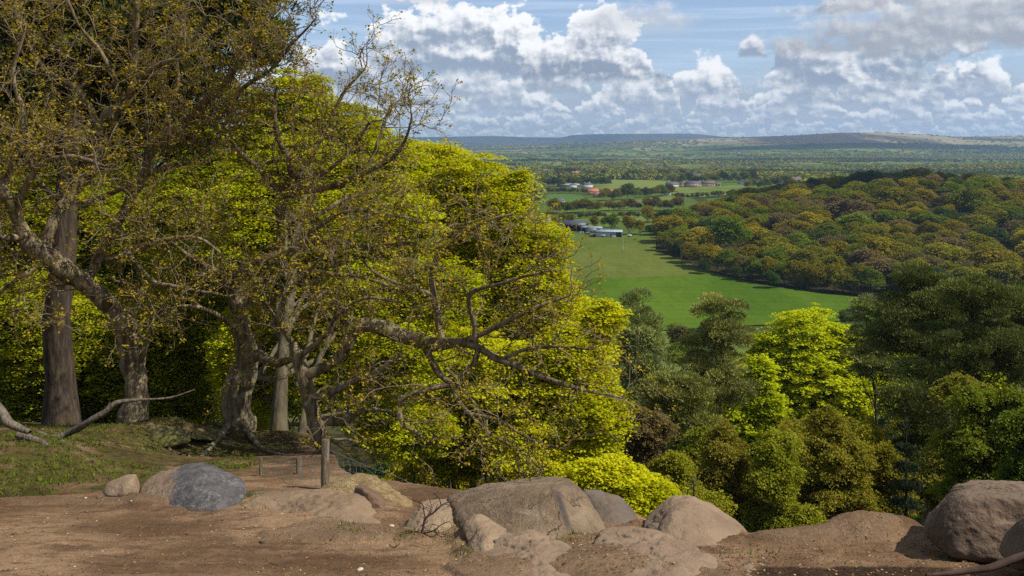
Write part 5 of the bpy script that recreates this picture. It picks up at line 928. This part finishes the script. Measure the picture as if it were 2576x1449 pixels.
barn('long pale boarded shed in the middle of the farmyard',1496,585,11,6,3.6,1.0,-.35,M_TIN,M_TIN,False,name='shed',cat='shed'); barn('low white shed with pale blue roof at the pasture edge',1532,596,19,8,3.8,1.2,-.12,mat_plain('whitewash',(0.40,0.40,0.40),0.85,0.2,.6),mat_plain('blue_tin',(0.28,0.34,0.40),0.6,0.15,.4),False,name='shed',cat='shed')
house('red roofed outbuilding half hidden by the great beech at the farm',1376,582,13,8,3,2.6,M_WHITE,M_TILE,.2,(),False,cat='outbuilding',name='outbuilding'); house('white farmhouse behind the red roofed outbuilding',1364,574,14,9,5,3.6,M_WHITE,M_SLATE,.1,(.3,),nwin=3)
M_GRN=mat_plain('green_paint',(0.05,0.28,0.18),0.5,0.2); M_REDP=mat_plain('red_paint',(0.38,0.07,0.05),0.6,0.2); M_TYRE=mat_plain('tyre',(0.02,0.02,0.02),0.9)
def wheel(par,x,y,r,w):
    a=np.linspace(0,6.283,15)[:-1]; V=np.concatenate([np.stack([x+r*np.cos(a),np.full(14,y+s*w/2),r+r*np.sin(a)],1) for s in (-1,1)]); Q=np.array([(i,(i+1)%14,14+(i+1)%14,14+i) for i in range(14)]); put('wheel',mesh('wheel',V,[Q,np.array([list(range(14))[::-1],list(range(14,28))])],M_TYRE),par)
x,y,z=hit(1478,590); tr=thing('tractor',(x,y,z),'green tractor parked in front of the small open shed','tractor',None,.5)
V,Q=boxes([(-1.8,.1,-.45,.45,.8,1.7),(-2.0,1.3,-.3,.3,.55,.8)]); put('bonnet',mesh('bonnet',V,Q,M_GRN),tr); V,Q=boxes([(.12,1.4,-.7,.7,.9,1.5),(.15,1.35,-.65,.65,2.55,2.7),(.15,.25,-.65,-.55,1.5,2.55),(.15,.25,.55,.65,1.5,2.55),(1.25,1.35,-.65,-.55,1.5,2.55),(1.25,1.35,.55,.65,1.5,2.55)]); put('cab',mesh('cab',V,Q,M_GRN),tr)
for wx,wy,r in ((.9,-.85,.8),(.9,.85,.8),(-1.5,-.7,.45),(-1.5,.7,.45)): wheel(tr,wx,wy,r,.35)
def trailer(label,px,py,rz,mat,l=4.5):
    x,y,z=hit(px,py); o=thing('farm_trailer',(x,y,z),label,'trailer',None,rz); V,Q=boxes([(-l/2,l/2,-1,1,.9,1.0),(-l/2,l/2,-1,-.92,1,1.7),(-l/2,l/2,.92,1,1,1.7),(-l/2,-l/2+.08,-.92,.92,1,1.7),(l/2-.08,l/2,-.92,.92,1,1.7)]); put('bed',mesh('bed',V,Q,mat),o); V,Q=boxes([(l/2,l/2+1.6,-.08,.08,.8,.92)]); put('drawbar',mesh('drawbar',V,Q,M_DARKIN),o)
    for wx,wy in ((-.6,-1.05),(-.6,1.05),(.5,-1.05),(.5,1.05)): wheel(o,wx,wy,.45,.25)
trailer('red trailer standing on the scrap strewn yard edge',1500,595,.3,M_REDP); trailer('pale blue trailer against the low white shed',1516,597,.1,mat_plain('pale_blue',(0.35,0.50,0.58),0.6,.1),3.6); trailer('rust red cart in the shed mouth beside the tall bronze tree',1546,596,.2,M_REDP,3.2); trailer('white horse trailer under the golden farm tree',1583,597,.1,mat_plain('cream_paint',(0.6,0.55,0.48),0.6,.1),3.2)
for i,(px,py) in enumerate(((1486,594),(1507,593),(1463,586))):
    x,y,z=hit(px,py); g2=np.random.default_rng(900+i); bs=[]
    for k in range(12): a,b=g2.normal(0,1.6),g2.normal(0,.9); q=g2.uniform(.2,.8); bs.append((a-q,a+q,b-q*.6,b+q*.6,-.1,g2.uniform(.3,1.3)))
    V,Q=boxes(bs); tag(put('scrap_heap',mesh('scrap_heap',V,Q,(M_BROWN,mat_plain('rust',(.25,.13,.08),.9),M_TIN)[i]),loc=(x,y,z)),('brown scrap heap beside the green tractor','rusty scrap heap behind the red trailer','grey heap of sheet metal before the black barn')[i],'scrap heap')
x,y,z=hit(1567.5,632); t_=thing('utility_pole',(x,y,z),'slim pale pole standing in the dry pasture below the farm','pole'); pt=W(1567.5,594,y)[2]-z
V,Q=tubes([(np.array([[0,0,-.5],[0,0,pt*.5],[0,0,pt]]),np.array([.20,.17,.13]))],8); M_POLE=mat_plain('pole_wood',(0.40,0.37,0.33),.9,.15); put('pole_shaft',mesh('pole_shaft',V,Q,M_POLE),t_); V,Q=boxes([(-.9,.9,-.22,-.10,pt-.7,pt-.55)]); put('crossarm',mesh('crossarm',V,Q,M_POLE),t_)
# a cow lying in the pasture, one continuous body
x,y,z=hit(1626-30,605); me=bpy.data.meshes.new('cow'); b=bmesh.new()
sk=[((-1.0,0,.55),.34),((-.3,0,.6),.42),((.4,0,.62),.40),((.9,0,.75),.28),((1.25,0,1.05),.20),((1.6,0,1.0),.13),((-.9,.35,.15),.12),((-.4,.55,.12),.08),((.5,.35,.15),.12),((1.0,.5,.1),.07),((-1.35,.1,.4),.06),((-.9,-.35,.15),.12),((-.4,-.55,.12),.08),((.5,-.35,.15),.12),((1.0,-.5,.1),.07)]
vs=[b.verts.new(p) for p,_ in sk]
for i,j in ((0,1),(1,2),(2,3),(3,4),(4,5),(0,6),(6,7),(2,8),(8,9),(0,10),(0,11),(11,12),(2,13),(13,14)): b.edges.new((vs[i],vs[j]))
b.to_mesh(me); b.free(); me.materials.append(mat_plain('cow_hide',(0.05,0.035,0.028),.9,.3)); cow=put('cow',me,loc=(x,y,z)); cow.rotation_euler=(0,0,.3); m=cow.modifiers.new('skin','SKIN')
for v,(p,r) in zip(me.skin_vertices[0].data if me.skin_vertices else [],sk): v.radius=(r,r)
if not me.skin_vertices:
    pass
cow.modifiers.new('smooth','SUBSURF').levels=1
tag(cow,'dark cow lying in the dry pasture beside the slim pole','cow')
# -------- everything farther out is one mass of hedges, copses and woods
g=np.random.default_rng(950); n=150000; u=g.uniform(0,1,n); y=1/( (1/1250)*(1-u)+ (1/10500)*u); x=g.uniform(-.10,.60,n)*y
dens=n2(x*.55,y*.55,0.0016,4,71,.6)+.30*n2(x*.35,y*1.2,0.0020,3,72); lines=np.minimum(np.abs(n2(x*.6,y*.35,0.0028,2,73)),np.abs(n2(x*.35,y*.6,0.0030,2,74))); zz=h(x,y); px=CX+F*x/y; py=HOR-F*zz/y
wd=dens>.04+.0022*np.maximum(zz+30,0); ln=lines<np.where(y>4500,.022,.030); keep=(wd|ln|(g.uniform(0,1,n)<.02))&(zz<170)
vill=((px>1690)&(px<2010)&(py>452))|((px>1360)&(px<1720)&(py>452))|((np.abs(px-1455)<26)&(py>438)&(py<449))|((np.abs(px-2435)<85)&(py>431.5)&(py<437)&(g.uniform(0,1,n)<.75))|((np.abs(px-1885)<22)&(py>441)&(py<447))|((np.abs(px-1752)<18)&(py>445)&(py<452))|((np.abs(px-1985)<38)&(py>456)&(py<468))
keep&=~vill; x,y,zz,dens,wd=x[keep],y[keep],zz[keep],dens[keep],wd[keep]; n=len(x)
k_=(1+.5*sst(2500,6000,y)+.6*sst(6000,10000,y)); R_=g.uniform(5.5,9.5,n)*k_; Hh=g.uniform(7,13,n)*np.where(wd,1.15,.7); per=12
u3=unit(g,n*per).reshape(n,per,3); u3[...,2]=np.abs(u3[...,2]); P3=np.stack([x,y,zz],1)[:,None,:]+u3*np.stack([R_,R_,Hh],1)[:,None,:]*g.uniform(.65,1,(n,per,1)); P3[...,2]+=1.0
sz=np.repeat(R_,per)[:,None]/7.5; T_=unit(g,n*per); N_=u3.reshape(-1,3)*.9+unit(g,n*per)*.5+np.array([0,0,.3]); N_/=np.linalg.norm(N_,axis=1,keepdims=True); A_=np.cross(N_,T_); A_/=np.maximum(np.linalg.norm(A_,axis=1,keepdims=True),1e-6); B_=np.cross(N_,A_); P_=P3.reshape(-1,3)
Vf=np.stack([P_+A_*2.9*sz,P_+B_*2.4*sz,P_-A_*2.9*sz,P_-B_*2.4*sz],1).reshape(-1,3); Qf=np.arange(4*n*per,dtype=np.int32).reshape(-1,4)
cols=np.array([(0.135,0.175,0.020),(0.165,0.165,0.020),(0.225,0.245,0.026),(0.050,0.080,0.026),(0.145,0.120,0.055),(0.25,0.22,0.02)])
sel=g.choice(6,n,p=[.27,.26,.20,.11,.10,.06]); cf=n2(x*.5,y*1.3,0.0016,3,77); sel=np.where(cf>.22,3,sel); colf=cols[sel]*g.uniform(.8,1.25,(n,1))
tag(put('far_woodland',mesh('far_woodland',Vf,Qf,M_STUFF,fattr={'v':g.uniform(0,1,n*per),'col':np.repeat(colf,per,0)})),'hedges, copses and woods spread over the distant plain','woodland',kind='stuff')
print('FARWOOD',n,'WOOD',len(P))
def build_world(sun_el, sun_rot, strength=0.1):
    w=bpy.data.worlds.new("World"); bpy.context.scene.world=w; w.use_nodes=True
    nt=w.node_tree; nt.nodes.clear(); N=nt.nodes; L=nt.links
    def n(t,**k):
        o=N.new(t)
        for a,b in k.items(): setattr(o,a,b)
        return o
    def put(sock,v):
        if isinstance(v,(int,float)): sock.default_value=v
        elif isinstance(v,tuple): sock.default_value=(*v,1) if len(sock.default_value)==4 else v
        else: L.new(v,sock)
    def M(op,a,b=None,c=None,clamp=False):
        o=n('ShaderNodeMath',operation=op,use_clamp=clamp)
        for i,v in enumerate((a,b,c)):
            if v is not None: put(o.inputs[i],v)
        return o.outputs[0]
    def MIX(f,a,b):
        o=n('ShaderNodeMix',data_type='RGBA'); put(o.inputs[0],f); put(o.inputs[6],a); put(o.inputs[7],b); return o.outputs[2]
    def SS(x,a,b,lo=0.0,hi=1.0):
        o=n('ShaderNodeMapRange',interpolation_type='SMOOTHSTEP')
        for i,v in enumerate((x,a,b,lo,hi)): put(o.inputs[i],v)
        return o.outputs[0]
    def NOISE(x,y,scale,detail,rough=0.55,z=None):
        c=n('ShaderNodeCombineXYZ'); put(c.inputs[0],x); put(c.inputs[1],y)
        o=n('ShaderNodeTexNoise',noise_dimensions='3D' if z is not None else '2D')
        if z is not None: put(c.inputs[2],z)
        L.new(c.outputs[0],o.inputs['Vector']); o.inputs['Scale'].default_value=scale; o.inputs['Detail'].default_value=detail; o.inputs['Roughness'].default_value=rough
        return o.outputs[0]
    def SCL(col,f):
        o=n('ShaderNodeVectorMath',operation='SCALE'); put(o.inputs[0],col); put(o.inputs['Scale'],f); return o.outputs[0]
    def ADDC(a,b):
        o=n('ShaderNodeVectorMath',operation='ADD'); L.new(a,o.inputs[0]); L.new(b,o.inputs[1]); return o.outputs[0]
    sky=n('ShaderNodeTexSky',sky_type='NISHITA',sun_disc=False,sun_elevation=sun_el,sun_rotation=sun_rot,altitude=180,air_density=1.0,dust_density=0.4,ozone_density=3.0)
    skyc=SCL(sky.outputs[0],strength)
    tc=n('ShaderNodeTexCoord'); sx=n('ShaderNodeSeparateXYZ'); L.new(tc.outputs['Generated'],sx.inputs[0]); X,Y,Z=sx.outputs
    az=M('ARCTAN2',X,Y); el=M('ARCSINE',Z)
    # work in units of 1/F rad (one unit = one arc step); u bearing, v elevation
    u=M('MULTIPLY',az,F); v=M('MULTIPLY',el,F)
    # turbulence bends the outlines
    wob=NOISE(u,v,1/42.0,6,0.54); wob2=NOISE(M('ADD',u,4100.0),v,1/42.0,6,0.54)
    big=NOISE(M('ADD',u,900.0),M('MULTIPLY',v,1.7),1/120.0,4,0.55)
    bigs=NOISE(M('ADD',u,914.0),M('MULTIPLY_ADD',v,1.7,30.0),1/120.0,4,0.55)
    relief=M('SUBTRACT',big,bigs)      # sunlit side of each billow
    wobs=NOISE(M('ADD',u,7.0),M('ADD',v,11.0),1/42.0,4,0.52)
    rel2=M('SUBTRACT',wob,wobs)
    def az_u(px): return math.atan((px-CX)/F)*F
    def el_v(px,py): return math.atan((HOR-py)/F/math.sqrt(1+((px-CX)/F)**2))*F
    state={'acc':None,'tr':None}
    def over(alpha,col):
        wgt=alpha if state['tr'] is None else M('MULTIPLY',alpha,state['tr'])
        c=SCL(col,wgt); state['acc']=c if state['acc'] is None else ADDC(state['acc'],c)
        om=M('SUBTRACT',1.0,alpha); state['tr']=om if state['tr'] is None else M('MULTIPLY',state['tr'],om)
    DARK=(0.30,0.36,0.46); WHITE=(1.0,1.0,1.0)
    def cloud(px,py,hw,h,op=0.97,dark=DARK,bright=1.0,soft=0.25,base_soft=0.16,more=0.0,rl=1.0):
        """a cumulus: flat base at py, domed top h above it, half width hw"""
        a0=az_u(px); e0=el_v(px,py)
        x=M('DIVIDE',M('SUBTRACT',u,a0),hw); y=M('DIVIDE',M('SUBTRACT',v,e0),h)
        dome=M('SUBTRACT',1.0,M('MULTIPLY',x,x))
        d=M('SUBTRACT',dome,M('MAXIMUM',y,0.0))                      # inside > 0
        d=M('ADD',d,M('MULTIPLY_ADD',big,2.2,-1.15+more)); d=M('ADD',d,M('MULTIPLY_ADD',wob,0.75,-0.375))
        yb=M('ADD',y,M('MULTIPLY_ADD',wob2,0.30,-0.15))
        al=M('MULTIPLY',SS(d,0.0,soft),SS(yb,-base_soft,base_soft*0.6)); al=M('MULTIPLY',al,op)
        s=M('ADD',M('MULTIPLY_ADD',M('MINIMUM',y,1.0),0.75,-0.02),M('ADD',M('MULTIPLY',relief,2.0*rl),M('MULTIPLY',rel2,1.3*rl)))
        s=M('ADD',s,M('MULTIPLY_ADD',SS(d,0.0,0.8),-0.30,0.30))
        over(al,MIX(M('MULTIPLY',SS(s,0.0,0.95),bright),dark,WHITE))
    cloud(2420,118,420,190,dark=(0.36,0.385,0.43),bright=0.85,soft=0.7,more=.35,rl=.45)
    cloud(2130,28,150,70,dark=(0.33,0.35,0.40),bright=0.8,soft=0.6,op=.95)
    cloud(2330,14,330,90,dark=(0.30,0.32,0.37),bright=0.45,soft=0.6,op=.95)
    cloud(1620,66,190,90,dark=(0.55,0.58,0.63),bright=0.45,soft=0.9,op=.8,base_soft=.5)
    cloud(1060,4,130,60,dark=(0.55,0.58,0.63),bright=0.5,soft=0.8,op=.8,base_soft=.3)
    cloud(1485,202,165,125,dark=(0.27,0.32,0.41),soft=.2,more=.55)
    cloud(1330,178,115,130,soft=.2,more=.25)
    cloud(1110,182,240,175,soft=.2,more=.25)
    cloud(850,228,170,150)
    cloud(1895,142,44,46,soft=.4); cloud(2010,172,95,72,bright=.95); cloud(2190,215,300,140)
    # fields of small cumulus, deck behind deck, shrinking towards the horizon
    rows=[(205,74),(224,70),(240,64),(254,58),(268,52),(281,47),(293,41),(304,36),(314,31),(323,26),(331,22),(339,17),(347,12)]
    for k,(py,h) in enumerate(rows):
        e0=HOR-py; f=k/len(rows); wpx=h*2.9
        xc=M('MULTIPLY_ADD',u,1.0/wpx,31.7*k+7.3); cell=M('FLOOR',xc); fr=M('FRACT',xc)
        wn=n('ShaderNodeTexWhiteNoise',noise_dimensions='1D'); put(wn.inputs['W'],M('ADD',cell,k*3.77)); sc_=n('ShaderNodeSeparateColor'); L.new(wn.outputs['Color'],sc_.inputs[0]); r1,r2,r3=sc_.outputs
        nn=NOISE(M('MULTIPLY_ADD',u,1.15/h,13.1*k),M('MULTIPLY',v,1.35/h),1.0,6.0,.55); ns=NOISE(M('MULTIPLY_ADD',u,1.15/h,13.1*k+.16),M('MULTIPLY_ADD',v,1.35/h,.22),1.0,4.0,.52)
        x=M('DIVIDE',M('SUBTRACT',fr,M('MULTIPLY_ADD',r1,.20,.40)),M('MULTIPLY_ADD',r2,.22,.26))
        y=M('DIVIDE',M('SUBTRACT',v,M('MULTIPLY_ADD',r3,h*.9,e0-h*.45)),M('MULTIPLY_ADD',r2,h*.7,h*.45))
        d=M('SUBTRACT',M('SUBTRACT',1.0,M('MULTIPLY',x,x)),M('MAXIMUM',y,0.0)); d=M('ADD',d,M('MULTIPLY_ADD',nn,2.5,-1.22)); d=M('SUBTRACT',d,SS(M('ABSOLUTE',M('SUBTRACT',fr,.5)),.36,.5,0.0,1.2))
        yb=M('ADD',y,M('MULTIPLY_ADD',nn,.45,-.22))
        al=M('MULTIPLY',M('MULTIPLY',SS(d,0.0,.40),SS(yb,-.40,.06)),.95)
        s=M('ADD',M('MULTIPLY_ADD',M('MINIMUM',y,1.2),.85,.22),M('MULTIPLY',M('SUBTRACT',nn,ns),1.9)); s=M('ADD',s,M('MULTIPLY_ADD',SS(d,0.0,.9),-.20,.18))
        dk=tuple(a*(1-f)+b*f for a,b in zip((0.34,0.40,0.50),(0.50,0.585,0.70))); wh=tuple(a*(1-f)+b*f for a,b in zip((1.0,1.0,1.0),(0.88,0.91,0.94)))
        over(al,MIX(SS(s,.03,.90),dk,wh))
    # veil behind, then streaky blue
    over(M('MULTIPLY',SS(M('ADD',v,M('MULTIPLY_ADD',big,80.0,-40.0)),185.0,115.0),.92),MIX(SS(v,140.0,20.0),(0.40,0.465,0.57),(0.50,0.59,0.71)))
    ci=NOISE(M('MULTIPLY',u,0.0014),M('MULTIPLY',v,0.035),1.0,4)
    tint=n('ShaderNodeVectorMath',operation='MULTIPLY'); put(tint.inputs[0],skyc); tint.inputs[1].default_value=(1.05,1.08,1.20)
    blue=MIX(SS(ci,0.42,0.72,0.22,0.60),tint.outputs[0],(0.58,0.71,0.90))
    tot=ADDC(state['acc'],SCL(blue,state['tr']))
    bg=n('ShaderNodeBackground'); L.new(SCL(tot,1.0/strength),bg.inputs[0]); bg.inputs[1].default_value=strength
    # the rest of the dome: the same sky with broad broken cloud
    zz=M('MAXIMUM',Z,0.06); cl=NOISE(M('DIVIDE',X,zz),M('DIVIDE',Y,zz),0.9,3)
    rest=MIX(SS(cl,0.46,0.62,0.0,0.85),skyc,(0.62,0.66,0.70))
    bg2=n('ShaderNodeBackground'); L.new(SCL(rest,1.0/strength),bg2.inputs[0]); bg2.inputs[1].default_value=strength
    inside=M('MULTIPLY',SS(v,520.0,470.0),M('MULTIPLY',SS(M('ABSOLUTE',u),2300.0,2000.0),SS(v,-60.0,-40.0)))
    ms=n('ShaderNodeMixShader'); L.new(inside,ms.inputs[0]); L.new(bg2.outputs[0],ms.inputs[1]); L.new(bg.outputs[0],ms.inputs[2])
    out=n('ShaderNodeOutputWorld'); L.new(ms.outputs[0],out.inputs[0])
    return w
# ================================================================= clouds overhead whose shadows darken parts of the land
M_CLOUD=mat_plain('cloud_white',(0.8,0.8,0.8),1.0,0.02,0.01,0.0)
def cloud_over(tx,ty,alt,rx,ry,seed,label):
    """a cumulus placed on the line from the ground spot (tx,ty) towards the sun"""
    z0=float(h(np.array([tx]),np.array([ty]))[0]); k=(alt-z0)/SUN[2]; c=np.array([tx,ty,z0])+SUN*k; U,T=ico(5); d=1+.35*fbm(U*1.6+seed,1.4,4,seed); V=U*d[:,None]*np.array([rx,ry,min(rx,ry)*.28]); V[:,2]=np.maximum(V[:,2],-min(rx,ry)*.05)
    tag(put('cloud',mesh('cloud',V,T,M_CLOUD,True),loc=c),label,'cloud',kind='stuff')
cloud_over(330,905,900,150,95,1,'small cloud shading the crest of the wooded hill')
cloud_over(2650,7600,1700,1150,420,2,'long cloud shading the foot of the moor')
cloud_over(700,5200,1250,1500,240,3,'narrow cloud shading a belt of the plain')
cloud_over(300,2650,900,700,130,4,'thin cloud shading the woods beyond the village')
cloud_over(-1200,17600,3600,5500,2100,5,'broad cloud shading the far blue hills')
cloud_over(5300,10700,2300,900,300,6,'cloud shading the dark end of the moor')
# ---------------------------------------------------------------- air
def haze_box():
    t=NT('haze_air'); v=t.n('ShaderNodeVolumePrincipled'); v.inputs['Color'].default_value=(0.46,0.66,1.0,1); v.inputs['Density'].default_value=HAZE; v.inputs['Anisotropy'].default_value=0.3; t.t.links.new(v.outputs[0],t.out.inputs['Volume'])
    V,Q=boxes([(-15600,15600,-75,19400,-95,420)]); return tag(put('haze',mesh('haze',V,Q,t.m)),'thin blue air between the viewer and the hills','haze',kind='stuff')
HAZE=5.6e-5
haze_box()
# ---------------------------------------------------------------- sun, sky, camera
sd=bpy.data.lights.new('sun','SUN'); sd.energy=5.0; sd.angle=math.radians(0.5); sd.color=(1.0,0.945,0.86); so=bpy.data.objects.new('sun',sd); C.objects.link(so); so.rotation_euler=Vector(tuple(SUN)).to_track_quat('Z','Y').to_euler()
build_world(SUN_EL,math.atan2(SUN[0],SUN[1]),0.09)
cam=bpy.data.cameras.new('camera'); co=bpy.data.objects.new('camera',cam); C.objects.link(co); co.rotation_euler=(math.pi/2,0,0); cam.sensor_width=36; cam.lens=36*F/W0; cam.shift_y=(HOR-724.5)/W0; cam.clip_start=0.1; cam.clip_end=60000
sc=bpy.context.scene; sc.camera=co; vs_=sc.view_settings; vs_.view_transform='Standard'; vs_.look='None'; vs_.exposure=0.15; vs_.gamma=1.0
cy=sc.cycles; cy.max_bounces=6; cy.diffuse_bounces=3; cy.glossy_bounces=2; cy.transmission_bounces=4; cy.volume_bounces=1; cy.transparent_max_bounces=4; cy.use_denoising=False
cy.caustics_reflective=False; cy.caustics_refractive=False
